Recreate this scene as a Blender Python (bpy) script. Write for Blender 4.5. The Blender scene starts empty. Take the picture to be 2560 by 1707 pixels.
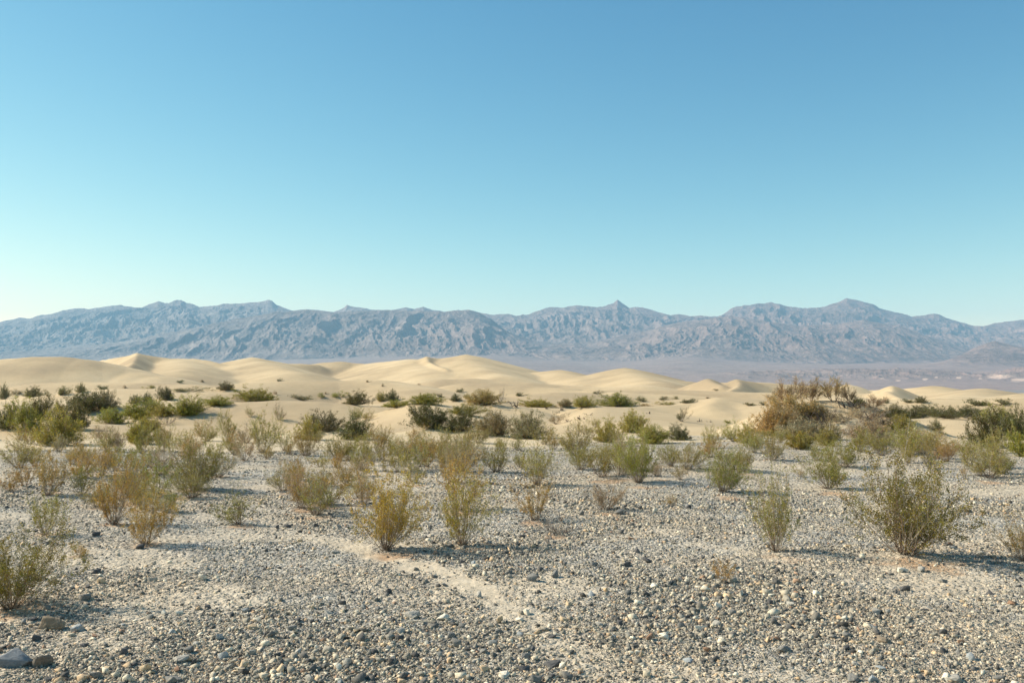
import bpy, math
import numpy as np
from math import radians as R_

# ------------------------------------------------------------------ camera, sky, sun, exposure
sc = bpy.context.scene
COL = sc.collection
EYE = 1.65
LENS = 32.0
F = LENS / 36.0 * 2560.0            # focal length in photo pixels
HOR = 960.0                          # eye level row in the photo
PITCH = math.atan((HOR - 853.5) / F)
cd = bpy.data.cameras.new('camera'); cam = bpy.data.objects.new('camera', cd); COL.objects.link(cam)
cam.location = (0, 0, EYE); cam.rotation_euler = (R_(90) + PITCH, 0, 0)
cd.lens = LENS; cd.sensor_width = 36; cd.clip_start = 0.1; cd.clip_end = 80000
sc.camera = cam

SUN_EL, SUN_AZ = 37.0, -75.0         # azimuth from +Y, negative is to the left
w = bpy.data.worlds.new('World'); sc.world = w; w.use_nodes = True
nt = w.node_tree; nt.nodes.clear()
sky = nt.nodes.new('ShaderNodeTexSky'); sky.sky_type = 'NISHITA'; sky.sun_disc = False
sky.sun_elevation = R_(SUN_EL); sky.sun_rotation = R_(SUN_AZ)
sky.altitude = 0; sky.air_density = 1.0; sky.dust_density = 0.05; sky.ozone_density = 3.0
bg = nt.nodes.new('ShaderNodeBackground'); bg.inputs['Strength'].default_value = 0.092
wo = nt.nodes.new('ShaderNodeOutputWorld')
sep = nt.nodes.new('ShaderNodeSeparateColor'); com = nt.nodes.new('ShaderNodeCombineColor')     # film response of the sky: steeper red, cyan cast
nt.links.new(sky.outputs[0], sep.inputs[0])
for ch, (gm, gain) in enumerate(((1.95, 0.435), (1.32, 0.835), (0.90, 1.23))):
    pw = nt.nodes.new('ShaderNodeMath'); pw.operation = 'POWER'; pw.inputs[1].default_value = gm; nt.links.new(sep.outputs[ch], pw.inputs[0])
    ml = nt.nodes.new('ShaderNodeMath'); ml.operation = 'MULTIPLY'; ml.inputs[1].default_value = gain; nt.links.new(pw.outputs[0], ml.inputs[0])
    nt.links.new(ml.outputs[0], com.inputs[ch])
nt.links.new(com.outputs[0], bg.inputs[0]); nt.links.new(bg.outputs[0], wo.inputs[0])

sl = bpy.data.lights.new('sun', 'SUN'); sl.energy = 5.0; sl.angle = R_(0.53); sl.color = (1.0, 0.915, 0.78)
so = bpy.data.objects.new('sun', sl); COL.objects.link(so)
from mathutils import Vector
az, el = R_(SUN_AZ), R_(SUN_EL)
SUNV = Vector((math.sin(az) * math.cos(el), math.cos(az) * math.cos(el), math.sin(el)))
so.rotation_euler = SUNV.to_track_quat('Z', 'Y').to_euler()
sc.view_settings.view_transform = 'Standard'; sc.view_settings.look = 'None'
sc.view_settings.exposure = 0.48; sc.view_settings.gamma = 1.0
sc.cycles.max_bounces = 5; sc.cycles.diffuse_bounces = 2; sc.cycles.transparent_max_bounces = 4
sc.cycles.volume_bounces = 1
sc.cycles.use_denoising = True

rng = np.random.default_rng(7)

# ------------------------------------------------------------------ helpers
def ray(px, py):
    """direction through a photo pixel, scaled so its y component is 1"""
    x = (px - 1280.0) / F; y = (853.5 - py) / F
    c, s = math.cos(PITCH), math.sin(PITCH)
    fy = c - y * s; fz = s + y * c
    return x / fy, fz / fy
def at(px, py, D):
    a, b = ray(px, py)
    return a * D, D, EYE + b * D

def _h(ix, iy, seed):
    n = (ix.astype(np.int64) * 374761393 + iy.astype(np.int64) * 668265263 + seed * 1274126177) & 0xffffffff
    n = ((n ^ (n >> 13)) * 1274126177) & 0xffffffff
    n = n ^ (n >> 16)
    return (n & 0xffff) / 65535.0
def vnoise(x, y, seed=0):
    ix = np.floor(x); iy = np.floor(y); fx = x - ix; fy = y - iy
    fx = fx * fx * fx * (fx * (fx * 6 - 15) + 10); fy = fy * fy * fy * (fy * (fy * 6 - 15) + 10)
    ix = ix.astype(np.int64); iy = iy.astype(np.int64)
    a = _h(ix, iy, seed); b = _h(ix + 1, iy, seed); c = _h(ix, iy + 1, seed); d = _h(ix + 1, iy + 1, seed)
    return (a + (b - a) * fx) * (1 - fy) + (c + (d - c) * fx) * fy
def fbm(x, y, o=4, seed=0, g=0.5):
    s = 0; a = 1; t = 0
    for i in range(o):
        s = s + a * vnoise(x, y, seed + i * 17); t += a; a *= g
        x, y = x * 1.62 - y * 1.18 + 7.3, x * 1.18 + y * 1.62 + 3.1
    return s / t
def ridged(x, y, o=5, seed=0, g=0.5):
    s = 0; a = 1; t = 0; wgt = 1
    for i in range(o):
        n = 1 - np.abs(2 * vnoise(x, y, seed + i * 17) - 1); n = n * n
        s = s + a * n * wgt; t += a; wgt = np.clip(n * 1.6, 0, 1); a *= g
        x, y = x * 1.62 - y * 1.18 + 7.3, x * 1.18 + y * 1.62 + 3.1
    return s / t
def sstep(a, b, x):
    t = np.clip((x - a) / (b - a), 0, 1); return t * t * (3 - 2 * t)

def np_mesh(name, V, Fc, mats, attrs=None, smooth=False, matidx=None):
    """V (n,3); Fc (m,k) with k 3 or 4; attrs {name: ('FLOAT'|'COLOR', array per vertex)}"""
    me = bpy.data.meshes.new(name)
    V = np.asarray(V, np.float32); Fc = np.asarray(Fc, np.int32); k = Fc.shape[1]
    me.vertices.add(len(V)); me.vertices.foreach_set('co', V.ravel())
    me.loops.add(Fc.size); me.loops.foreach_set('vertex_index', Fc.ravel())
    me.polygons.add(len(Fc)); me.polygons.foreach_set('loop_start', np.arange(0, Fc.size, k, dtype=np.int32))
    if smooth: me.polygons.foreach_set('use_smooth', np.ones(len(Fc), bool))
    for m in mats: me.materials.append(m)
    if matidx is not None: me.polygons.foreach_set('material_index', np.asarray(matidx, np.int32))
    for an, (ty, arr) in (attrs or {}).items():
        if ty == 'FLOAT':
            a = me.attributes.new(an, 'FLOAT', 'POINT'); a.data.foreach_set('value', np.asarray(arr, np.float32).ravel())
        else:
            a = me.attributes.new(an, 'FLOAT_COLOR', 'POINT')
            c = np.ones((len(V), 4), np.float32); c[:, :3] = arr; a.data.foreach_set('color', c.ravel())
    me.update(calc_edges=True)
    return me
def link(name, data, parent=None, **props):
    o = bpy.data.objects.new(name, data); COL.objects.link(o)
    if parent is not None: o.parent = parent
    for k, v in props.items(): o[k] = v
    return o

class NT:
    def __init__(s, name):
        s.m = bpy.data.materials.new(name); s.m.use_nodes = True; s.t = s.m.node_tree; s.t.nodes.clear()
        s.out = s.n('OutputMaterial')
    def n(s, ty, **kw):
        nd = s.t.nodes.new('ShaderNode' + ty)
        for k, v in kw.items():
            if isinstance(k, str) and k.startswith('_'):
                setattr(nd, k[1:], v)
            else: nd.inputs[k.replace('__', ' ')].default_value = v
        return nd
    def l(s, a, b): s.t.links.new(a, b)
    def mix(s, fac, a, b, blend='MIX'):
        nd = s.t.nodes.new('ShaderNodeMix'); nd.data_type = 'RGBA'; nd.blend_type = blend
        for sock, v in ((nd.inputs[0], fac), (nd.inputs[6], a), (nd.inputs[7], b)):
            if hasattr(v, 'links') or hasattr(v, 'is_linked'): s.l(v, sock)
            elif isinstance(v, (tuple, list)): sock.default_value = tuple(v) + (1,) if len(v) == 3 else v
            else: sock.default_value = v
        return nd.outputs[2]
    def ramp(s, fac, stops, interp='LINEAR'):
        nd = s.t.nodes.new('ShaderNodeValToRGB'); cr = nd.color_ramp; cr.interpolation = interp
        while len(cr.elements) < len(stops): cr.elements.new(0.5)
        for e, (p, c) in zip(cr.elements, stops):
            e.position = p; e.color = tuple(c) + (1,) if not isinstance(c, (int, float)) else (c, c, c, 1)
        s.l(fac, nd.inputs[0]); return nd.outputs[0]
    def math(s, op, a, b=0.0):
        nd = s.t.nodes.new('ShaderNodeMath'); nd.operation = op
        for sock, v in ((nd.inputs[0], a), (nd.inputs[1], b)):
            if isinstance(v, (int, float)): sock.default_value = v
            else: s.l(v, sock)
        return nd.outputs[0]
    def noise(s, vec, scale, detail=4, rough=0.55):
        nd = s.n('TexNoise', Scale=scale, Detail=detail, Roughness=rough); s.l(vec, nd.inputs['Vector']); return nd.outputs[0]
    def vor(s, vec, scale, out='Color', feature='F1'):
        nd = s.n('TexVoronoi', Scale=scale); nd.feature = feature; s.l(vec, nd.inputs['Vector']); return nd.outputs[out]
    def done(s, color, rough=0.9, bump=None, bstr=0.5, bdist=0.02, spec=0.2):
        p = s.n('BsdfPrincipled', Roughness=rough); p.inputs['Specular IOR Level'].default_value = spec
        if isinstance(color, tuple): p.inputs['Base Color'].default_value = color + (1,)
        else: s.l(color, p.inputs['Base Color'])
        if bump is not None:
            b = s.n('Bump', Strength=bstr, Distance=bdist); s.l(bump, b.inputs['Height']); s.l(b.outputs[0], p.inputs['Normal'])
        s.l(p.outputs[0], s.out.inputs[0]); return s.m

# ------------------------------------------------------------------ terrain shape
BR = np.array([0, 18, 30, 45, 70, 150, 300, 600, 1500, 3000, 6000, 30000.0])
BZ = np.array([0, 0, -0.12, -0.40, -1.15, -2.3, -3.2, -6, -15, -25, -25, -25.0])

# a ridge: (points (px, py, depth), slope of the near side, slope of the far side, rounding radius in m)
# a leg runs toward the viewer: its left flank takes the first slope, its right flank the second
RID = [
 # far skyline dunes
 ([(-500,905,420),(-200,898,430),(0,902,440),(45,896,440),(95,892,440),(150,892,440),(200,898,440),(240,906,440),(290,917,440),(345,932,430),(400,940,425)], 0.38,0.38,16.0),
 ([(215,907,720),(280,896,710),(322,889,690),(343,884,665)], 0.60,0.55,1.2),
 ([(343,884,665),(338,899,600),(328,914,560),(305,926,530)], 0.60,0.55,1.2),
 ([(343,884,665),(400,893,670),(450,898,670),(480,896,670),(520,901,660),(560,911,650)], 0.50,0.50,2.5),
 ([(450,898,670),(470,912,600),(460,925,560)], .26,.26,9.0),
 ([(560,911,700),(600,908,700),(614,903,700),(631,895,690)], 0.50,0.50,2.5),
 ([(631,895,690),(655,906,640),(700,921,600),(740,930,570)], .26,.26,9.0),
 ([(631,895,690),(680,903,700),(720,909,700),(790,910,710)], 0.50,0.50,2.5),
 ([(790,910,740),(820,906,740),(850,904,740),(890,908,740),(910,911,740),(960,905,720),(1000,901,715),(1030,899,700),(1050,903,690)], 0.38,0.38,16.0),
 ([(1030,899,700),(1042,909,650),(1075,922,600),(1110,934,560)], .26,.26,9.0),
 ([(1036,903,660),(1056,897,665),(1067,893,665)], 0.50,0.50,2.5),
 ([(1067,893,665),(1070,904,640),(1090,914,605),(1120,924,575)], 0.60,0.55,1.2),
 ([(1067,893,668),(1100,896,680),(1140,892,680),(1166,888,670)], 0.50,0.50,2.5),
 ([(1166,888,670),(1182,894,665),(1203,906,655),(1232,920,645),(1260,928,640),(1310,932,630),(1360,929,620),(1400,926,620),(1430,930,610),(1480,942,600)], 0.50,0.50,2.5),
 ([(1166,888,670),(1180,905,610),(1215,925,560),(1260,940,520)], .26,.26,9.0),
 ([(1400,926,620),(1440,942,560),(1500,955,500)], .26,.26,9.0),
 ([(1470,943,560),(1510,933,560),(1540,925,560),(1562,921,555),(1600,929,550),(1650,941,545),(1690,951,540)], 0.50,0.50,2.5),
 ([(1562,921,555),(1590,940,500),(1640,955,450)], .26,.26,9.0),
 ([(1690,952,520),(1720,953,520),(1745,956,520),(1900,955,500),(1990,962,500),(2100,968,500)], 0.50,0.50,2.5),
 ([(1735,959,430),(1750,954,430),(1769,948,425)], 0.50,0.50,2.5),
 ([(1769,948,425),(1785,957,410),(1806,964,395)], .5,.4,1.5),
 ([(1800,966,420),(1822,958,420),(1842,950,415)], 0.50,0.50,2.5),
 ([(1842,950,415),(1850,957,405),(1845,968,385),(1825,976,370)], 0.60,0.55,1.2),
 ([(1842,950,415),(1880,954,420),(1920,962,420),(1960,968,420)], 0.50,0.50,2.5),
 ([(2105,966,400),(2120,961,400),(2135,964,400),(2170,975,400),(2240,974,390),(2290,971,380),(2330,966,380),(2345,966,380),(2370,975,370)], 0.50,0.50,2.5),
 ([(2200,978,330),(2216,971,330),(2229,966,325)], 0.50,0.50,2.5),
 ([(2229,966,325),(2232,976,310),(2222,984,300)], 0.60,0.55,1.2),
 ([(2190,992,300),(2205,984,300),(2216,979,298)], 0.50,0.50,2.5),
 ([(2216,979,298),(2232,988,290),(2250,996,280)], 0.60,0.55,1.2),
 ([(2333,966,380),(2360,978,350),(2400,988,320)], .26,.26,9.0),
 ([(2340,985,340),(2400,981,340),(2440,974,330),(2462,972,325),(2500,981,320),(2560,988,320),(2700,990,320)], 0.50,0.50,2.5),
 ([(2452,972,327),(2430,985,290),(2380,995,260)], .26,.26,9.0),
 # middle dunes
 ([(-400,970,260),(0,980,260),(30,976,260),(73,963,260),(128,957,260),(200,955,260),(300,956,260),(420,958,260),(520,963,250),(620,968,250)], 0.42,0.40,15.1),
 ([(-100,995,200),(0,991,195),(60,990,190),(130,987,180),(190,982,178),(245,974,175),(300,972,175),(380,973,175),(450,976,175),(517,979,175),(571,976,178),(605,967,182),(640,957,190),(720,953,195),(850,952,200),(940,950,200),(994,958,195),(1048,971,185),(1090,985,175),(1130,994,165)], 0.42,0.40,13.3),
 ([(1130,948,330),(1180,946,330),(1240,950,330),(1320,957,320),(1400,962,320),(1500,968,310),(1600,962,310)], 0.42,0.40,16.9),
 ([(1160,967,240),(1180,958,240),(1220,957,240),(1300,963,235),(1400,970,230),(1440,978,225),(1560,975,225),(1700,975,225),(1850,980,220),(2000,985,215),(2100,990,210)], 0.42,0.40,13.3),
 ([(1190,990,120),(1280,993,120),(1334,985,122),(1389,981,124),(1443,981,126),(1500,987,126)], 0.42,0.40,9.4),
 ([(1500,988,150),(1517,987,150),(1545,980,150),(1590,984,150),(1700,988,150),(1800,993,150),(1900,998,150)], 0.42,0.40,9.4),
 ([(2100,1020,120),(2160,1013,122),(2206,1007,124),(2300,1001,124),(2370,999,124),(2430,1004,122),(2475,1013,120)], 0.42,0.40,9.4),
 ([(2400,1012,105),(2500,1004,105),(2560,996,105),(2700,990,105)], 0.42,0.40,8.0),
 # near mounds
 ([(430,1046,56),(463,1037,57),(503,1021,58),(544,1011,59),(599,1006,60),(640,1004,60),(700,1001,60),(776,1003,60),(830,1008,60),(871,1014,60),(940,1015,60),(1000,1017,60)], .34,.40,3.5),
 ([(1015,1022,52),(1035,1012,52),(1052,1008,52),(1075,1009,52),(1120,1014,53),(1165,1017,54),(1206,1014,56),(1240,1012,56),(1290,1014,56)], .32,.34,.7),
 ([(1056,1008,52),(1062,1024,47),(1045,1038,43)], .3,.15,.8),
 ([(1420,1032,58),(1440,1025,59),(1458,1019,60),(1478,1015,60),(1497,1017,60),(1545,1018,61),(1610,1017,64),(1688,1012,66),(1750,1007,68),(1775,1003,68),(1792,996,68)], .24,.34,.6),
 ([(1497,1017,60),(1492,1028,54),(1470,1045,48)], .3,.12,.7),
 ([(1792,996,68),(1803,999,67),(1830,1005,66),(1880,1013,64),(1950,1018,62)], .2,.25,.9),
 ([(1792,996,68),(1790,1004,65),(1770,1012,63)], .35,.25,.5),
 ([(2180,1062,42),(2228,1053,44),(2274,1048,45),(2328,1045,46),(2382,1048,46),(2425,1056,45),(2470,1070,43)], .22,.34,.8),
 ([(2382,1048,46),(2410,1070,38),(2437,1092,33)], .12,.2,1.0),
 # shrub hummocks
 ([(700,1092,32),(790,1072,33),(850,1070,33),(900,1078,32)], .3,.3,1),
 ([(1060,1075,33),(1100,1066,34),(1160,1072,34),(1210,1085,32)], .3,.3,1),
 ([(1875,1085,31),(1925,1048,32),(1960,1022,33),(2000,1008,33.5),(2040,1001,34),(2090,1001,34),(2135,1008,34),(2180,1024,33.5),(2225,1052,33),(2255,1080,32)], .42,.45,.7),
 ([(2090,1011,34),(2100,1045,31.5),(2105,1080,29)], .35,.35,.5),
 ([(60,1070,38),(150,1062,40),(230,1060,42)], .15,.2,1.5),
]
_R = []
for pts, sf, sb, rr in RID:
    P = np.array([at(*p) for p in pts]); _R.append((P, sf, sb, rr))

def ridge_height(x, y, z0):
    """smooth maximum of the base and all ridges"""
    D = np.maximum(np.hypot(x, y), 1.0)
    k = np.clip(D * 0.0009, 0.05, .6)
    H = z0.copy()
    for P, sf, sb, rr in _R:
        lo = P.min(0); hi = P.max(0)
        reach = (hi[2] - lo[2] + hi[2] + 8.0) / min(sf, sb) + rr * 2
        reach = min(reach, 260.0 if hi[1] > 100 else 30)
        m = (x > lo[0] - reach) & (x < hi[0] + reach) & (y > lo[1] - reach) & (y < hi[1] + reach)
        if not m.any(): continue
        X = x[m]; Y = y[m]; best = np.full(X.shape, -1e9)
        for a, b in zip(P[:-1], P[1:]):
            d = b[:2] - a[:2]; L2 = float(d @ d) + 1e-9; L = math.sqrt(L2)
            t = np.clip(((X - a[0]) * d[0] + (Y - a[1]) * d[1]) / L2, 0, 1)
            qx = X - (a[0] + d[0] * t); qy = Y - (a[1] + d[1] * t)
            dist = np.hypot(qx, qy)
            side = (qx * d[1] - qy * d[0]) / L / (dist + 1e-6)       # +1 on the near / right-hand side
            wf = 0.5 + 0.5 * np.clip(side * 1.5, -1, 1)
            sl_ = sf * wf + sb * (1 - wf)
            fall = sl_ * (np.sqrt(dist * dist + rr * rr) - rr)
            best = np.maximum(best, a[2] + (b[2] - a[2]) * t - fall)
        h = H[m]; kk = k[m]; dlt = np.abs(h - best)
        H[m] = np.maximum(h, best) + kk * np.log1p(np.exp(-np.minimum(dlt / kk, 40))) - 0.0
    return H

def sand_mask(x, y):
    """1 on drifted sand, 0 on stony ground"""
    D = y
    px = 1280 + F * x / np.maximum(y, 1)
    edge = np.interp(px, [-400, 0, 200, 400, 560, 700, 850, 1000, 1150, 1300, 1500, 1700, 1830, 1900, 2050, 2150, 2300, 2420, 2560, 3000],
                     [25, 26, 27, 25.5, 23, 24, 27.5, 29, 29, 27.5, 28.5, 28, 27, 26, 26.5, 26, 27, 26, 25, 24.])
    n = (fbm(x * 0.22, y * 0.28, 4, 5) - 0.5) * 17
    m = sstep(-1.2, 1.8, D - edge + n)
    # thin wind-blown patches and the little wash through the stones
    p = np.zeros_like(x)
    wash = [(880, 1352, .8), (960, 1385, .95), (1050, 1405, .95), (1150, 1440, .95), (1230, 1480, .9), (1290, 1520, .75), (1400, 1600, .65), (1560, 1700, .5), (700, 1325, .4), (640, 1260, .3)]
    W = [(at(px_, py_, EYE * F / (py_ - HOR) * 1.0), s) for px_, py_, s in wash]
    W.sort(key=lambda q: q[0][0])
    for (a, sa), (b, sb) in zip(W[:-1], W[1:]):
        d = np.array(b[:2]) - np.array(a[:2]); L2 = float(d @ d)
        t = np.clip(((x - a[0]) * d[0] + (y - a[1]) * d[1]) / L2, 0, 1)
        q = np.hypot(x - a[0] - d[0] * t, y - a[1] - d[1] * t)
        s_ = sa + (sb - sa) * t
        p = np.maximum(p, s_ * (1 - sstep(0.04, 0.30, q + (fbm(x * 3, y * 3, 3, 9) - .5) * .35)))
    for bx, by, r in SANDSPOTS:
        q = np.hypot(x - bx, (y - by))
        p = np.maximum(p, 0.6 * (1 - sstep(r * .25, r, q + (fbm(x * 3, y * 3, 3, 19) - .5) * r * .8)))
    fine = sstep(0.56, 0.72, fbm(x * 0.8 + 4, y * 0.8, 4, 33)) * 0.55
    return np.clip(np.maximum(m, np.maximum(p, fine)), 0, 1)
SANDSPOTS = []

def ground_z(x, y):
    x = np.asarray(x, float); y = np.asarray(y, float)
    r = np.hypot(x, y)
    z = np.interp(r, BR, BZ)
    z = z + (fbm(x / 7, y / 7, 3, 2) - 0.5) * 0.22 * sstep(3, 12, r) * (1 - sstep(300, 900, r))
    z = z + (fbm(x / 30, y / 30, 3, 3) - 0.5) * 1.3 * sstep(40, 110, r) * (1 - sstep(1500, 2500, r))
    z = z + (fbm(x / 110, y / 80, 4, 4) - 0.5) * 6 * sstep(150, 350, r) * (1 - sstep(1500, 2500, r))
    w1 = (fbm(x / 60, y / 60, 2, 51) - .5) * 50
    z = z + (ridged((x + w1) / 190 + y / 400, (y + w1) / 80 + x / 500, 2, 52) - .45) * 4.6 * sstep(100, 220, r) * (1 - sstep(1200, 2000, r))
    z = z + (ridged((x + w1 * .3) / 60 + y / 90, (y + w1 * .3) / 30, 2, 53) - .45) * 1.9 * sstep(40, 80, r) * (1 - sstep(260, 500, r))
    z = ridge_height(x, y, z)
    return z
def micro(x, y):
    r = np.hypot(x, y); g = 1 - sstep(14, 30, r)
    return g * ((fbm(x * 2.3, y * 2.3, 4, 8) - .5) * 0.05 + (fbm(x * 14, y * 14, 3, 12) - .5) * 0.014)

_DD = np.geomspace(3.2, 1600, 1500)
def hit(px, py):
    """where the ray through a photo pixel first meets the ground"""
    a, b = ray(px, py)
    z = ground_z(a * _DD, _DD); rz = EYE + b * _DD
    i = np.argmax(rz <= z)
    if not (rz <= z).any(): i = int(np.argmin(rz - z)); D = _DD[i]
    elif i == 0: D = _DD[0]
    else:
        f0 = rz[i - 1] - z[i - 1]; f1 = rz[i] - z[i]; D = _DD[i - 1] + (_DD[i] - _DD[i - 1]) * f0 / (f0 - f1)
    return a * D, D, float(ground_z(np.array([a * D]), np.array([D]))[0])

# ------------------------------------------------------------------ materials
def mat_gravel():
    t = NT('stony_ground'); g = t.n('NewGeometry'); P = g.outputs['Position']
    a = t.n('Attribute'); a.attribute_name = 'sand'
    v1 = t.vor(P, 55.0); v2 = t.vor(P, 21.0); v3 = t.vor(P, 8.0)
    stops = [(0.0, (.16, .15, .135)), (.3, (.34, .315, .265)), (.55, (.48, .43, .345)), (.78, (.63, .54, .41)), (1.0, (.78, .71, .57))]
    def grey(v):
        s = t.n('SeparateColor'); t.l(v, s.inputs[0]); return t.ramp(s.outputs[0], stops)
    c = t.mix(.5, grey(v1), grey(v2)); c = t.mix(.3, c, grey(v3))
    big = t.noise(P, .5, 4); tint = t.ramp(big, [(.35, (.92, .95, 1.0)), (.65, (1.1, 1.0, .88))])
    c = t.mix(1.0, c, tint, 'MULTIPLY')
    sn = t.noise(P, 9, 5); sandc = t.ramp(sn, [(.3, (.50, .40, .27)), (.7, (.66, .545, .39))])
    far = t.n('SeparateXYZ'); t.l(P, far.inputs[0])
    ff = t.n('MapRange'); ff.inputs[1].default_value = 18; ff.inputs[2].default_value = 34; t.l(far.outputs[1], ff.inputs[0])
    sandf = t.ramp(sn, [(.3, (.56, .43, .25)), (.7, (.64, .50, .30))])
    sandc = t.mix(ff.outputs[0], sandc, sandf)
    c = t.mix(a.outputs['Fac'], c, sandc)
    li = t.n('Attribute'); li.attribute_name = 'litter'
    c = t.mix(t.math('MULTIPLY', li.outputs['Fac'], t.ramp(t.noise(P, 45, 4, .7), [(.35, .25), (.6, .95)])), c, (.42, .245, .125))
    d1 = t.vor(P, 55.0, 'Distance'); d2 = t.vor(P, 21.0, 'Distance')
    h = t.math('ADD', t.math('MULTIPLY', d1, -0.35), t.math('MULTIPLY', d2, -1.0))
    h = t.math('ADD', h, t.math('MULTIPLY', t.noise(P, 30, 4), .5))
    inv = t.math('SUBTRACT', 1.08, a.outputs['Fac']); h = t.math('MULTIPLY', h, inv)
    return t.done(c, .95, h, 1.0, .035, .15)
def mat_sand():
    t = NT('dune_sand'); g = t.n('NewGeometry'); P = g.outputs['Position']
    n = t.noise(P, .018, 6, .6); c = t.ramp(n, [(.36, (.43, .32, .195)), (.5, (.57, .425, .25)), (.64, (.68, .515, .31))])
    n2 = t.noise(P, 1.1, 5); c = t.mix(1.0, c, t.ramp(n2, [(.3, (.93, .93, .92)), (.7, (1.03, 1.03, 1.03))]), 'MULTIPLY')
    wv = t.n('TexWave', Scale=2.2, Distortion=6.0, Detail=3.0); wv.inputs['Detail Scale'].default_value = 1.2
    mp = t.n('Mapping'); mp.inputs['Rotation'].default_value = (0, 0, .35); t.l(P, mp.inputs[0]); t.l(mp.outputs[0], wv.inputs['Vector'])
    h = t.math('ADD', t.math('MULTIPLY', wv.outputs['Fac'], .07), t.noise(P, .8, 6))
    return t.done(c, .95, h, .6, .12, .1)
def mat_floor():
    t = NT('valley_floor'); g = t.n('NewGeometry'); P = g.outputs['Position']
    mp = t.n('Mapping'); mp.inputs['Scale'].default_value = (.002, .0007, .002); t.l(P, mp.inputs[0])
    n = t.noise(mp.outputs[0], 3, 8, .65); c = t.ramp(n, [(.3, (.21, .17, .15)), (.55, (.29, .235, .205)), (.75, (.38, .30, .25))])
    n2 = t.noise(P, .02, 5, .7); c = t.mix(.35, c, t.ramp(n2, [(.35, (.14, .13, .12)), (.7, (.36, .32, .28))]))
    return t.done(c, 1.0)
def mat_mountain():
    t = NT('desert_rock'); g = t.n('NewGeometry'); P = g.outputs['Position']
    a = t.n('Attribute'); a.attribute_name = 'rock'; b = t.n('Attribute'); b.attribute_name = 'pale'
    n = t.noise(P, .0012, 8, .65); c = t.ramp(n, [(.38, (.085, .066, .058)), (.5, (.22, .172, .147)), (.62, (.44, .35, .295))])
    mp = t.n('Mapping'); mp.inputs['Scale'].default_value = (.0006, .0006, .009); mp.inputs['Rotation'].default_value = (.12, .06, 0); t.l(P, mp.inputs[0])
    st = t.noise(mp.outputs[0], 1.6, 6, .6); c = t.mix(.45, c, t.ramp(st, [(.38, (.13, .10, .09)), (.5, (.24, .195, .17)), (.62, (.36, .30, .25))]))
    n3 = t.noise(P, .012, 6, .75); c = t.mix(.5, c, t.ramp(n3, [(.36, (.12, .10, .09)), (.5, (.25, .205, .18)), (.64, (.42, .35, .30))]))
    fan = t.mix(.5, t.ramp(t.noise(P, .004, 7, .7), [(.35, (.20, .165, .15)), (.65, (.35, .29, .25))]), t.ramp(t.noise(P, .03, 6, .75), [(.36, (.14, .115, .10)), (.64, (.42, .34, .29))]))
    c = t.mix(a.outputs['Fac'], fan, c)
    sx = t.n('SeparateXYZ'); t.l(P, sx.inputs[0]); mr = t.n('MapRange'); mr.inputs[1].default_value = -4500; mr.inputs[2].default_value = 5500
    t.l(t.math('ADD', sx.outputs[0], t.math('MULTIPLY', t.noise(P, .0005, 3), 3000.0)), mr.inputs[0])
    c = t.mix(1.0, c, t.ramp(mr.outputs[0], [(0.0, (1.12, 1.15, 1.15)), (1.0, (1.08, .86, .82))]), 'MULTIPLY')
    c = t.mix(b.outputs['Fac'], c, (.62, .42, .31))
    return t.done(c, 1.0, t.math('MULTIPLY', t.noise(P, .006, 8, .7), a.outputs['Fac']), 1.0, 60, .1)
def mat_stone(name='stone'):
    t = NT(name); a = t.n('Attribute'); a.attribute_name = 'tint'
    tc = t.n('TexCoord'); oi = t.n('ObjectInfo')
    g = t.n('NewGeometry'); n = t.noise(g.outputs['Position'], 60, 5, .7)
    c = t.mix(1.0, a.outputs['Color'], t.ramp(n, [(.3, (.7, .7, .7)), (.7, (1.25, 1.25, 1.22))]), 'MULTIPLY')
    if name == 'rock_surface': c = t.mix(1.0, c, oi.outputs['Color'], 'MULTIPLY')
    return t.done(c, .88, n, .6, .01, .25)
def mat_leaf():
    t = NT('leaf'); a = t.n('Attribute'); a.attribute_name = 'tint'; oi = t.n('ObjectInfo')
    c = t.mix(1.0, a.outputs['Color'], oi.outputs['Color'], 'MULTIPLY')
    d = t.n('BsdfDiffuse'); tr = t.n('BsdfTranslucent'); gl = t.n('BsdfGlossy', Roughness=.45); gl.inputs[0].default_value = (.8, .8, .7, 1)
    t.l(c, d.inputs[0]); t.l(c, tr.inputs[0])
    m = t.n('MixShader'); m.inputs[0].default_value = .38; t.l(d.outputs[0], m.inputs[1]); t.l(tr.outputs[0], m.inputs[2])
    m2 = t.n('MixShader'); m2.inputs[0].default_value = .05; t.l(m.outputs[0], m2.inputs[1]); t.l(gl.outputs[0], m2.inputs[2])
    t.l(m2.outputs[0], t.out.inputs[0]); return t.m
def mat_twig():
    t = NT('twig_bark'); a = t.n('Attribute'); a.attribute_name = 'tint'
    return t.done(a.outputs['Color'], .9)
M_GR, M_SA, M_FL, M_MT = mat_gravel(), mat_sand(), mat_floor(), mat_mountain()
M_ST, M_RK, M_LF, M_TW = mat_stone(), mat_stone('rock_surface'), mat_leaf(), mat_twig()

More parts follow.
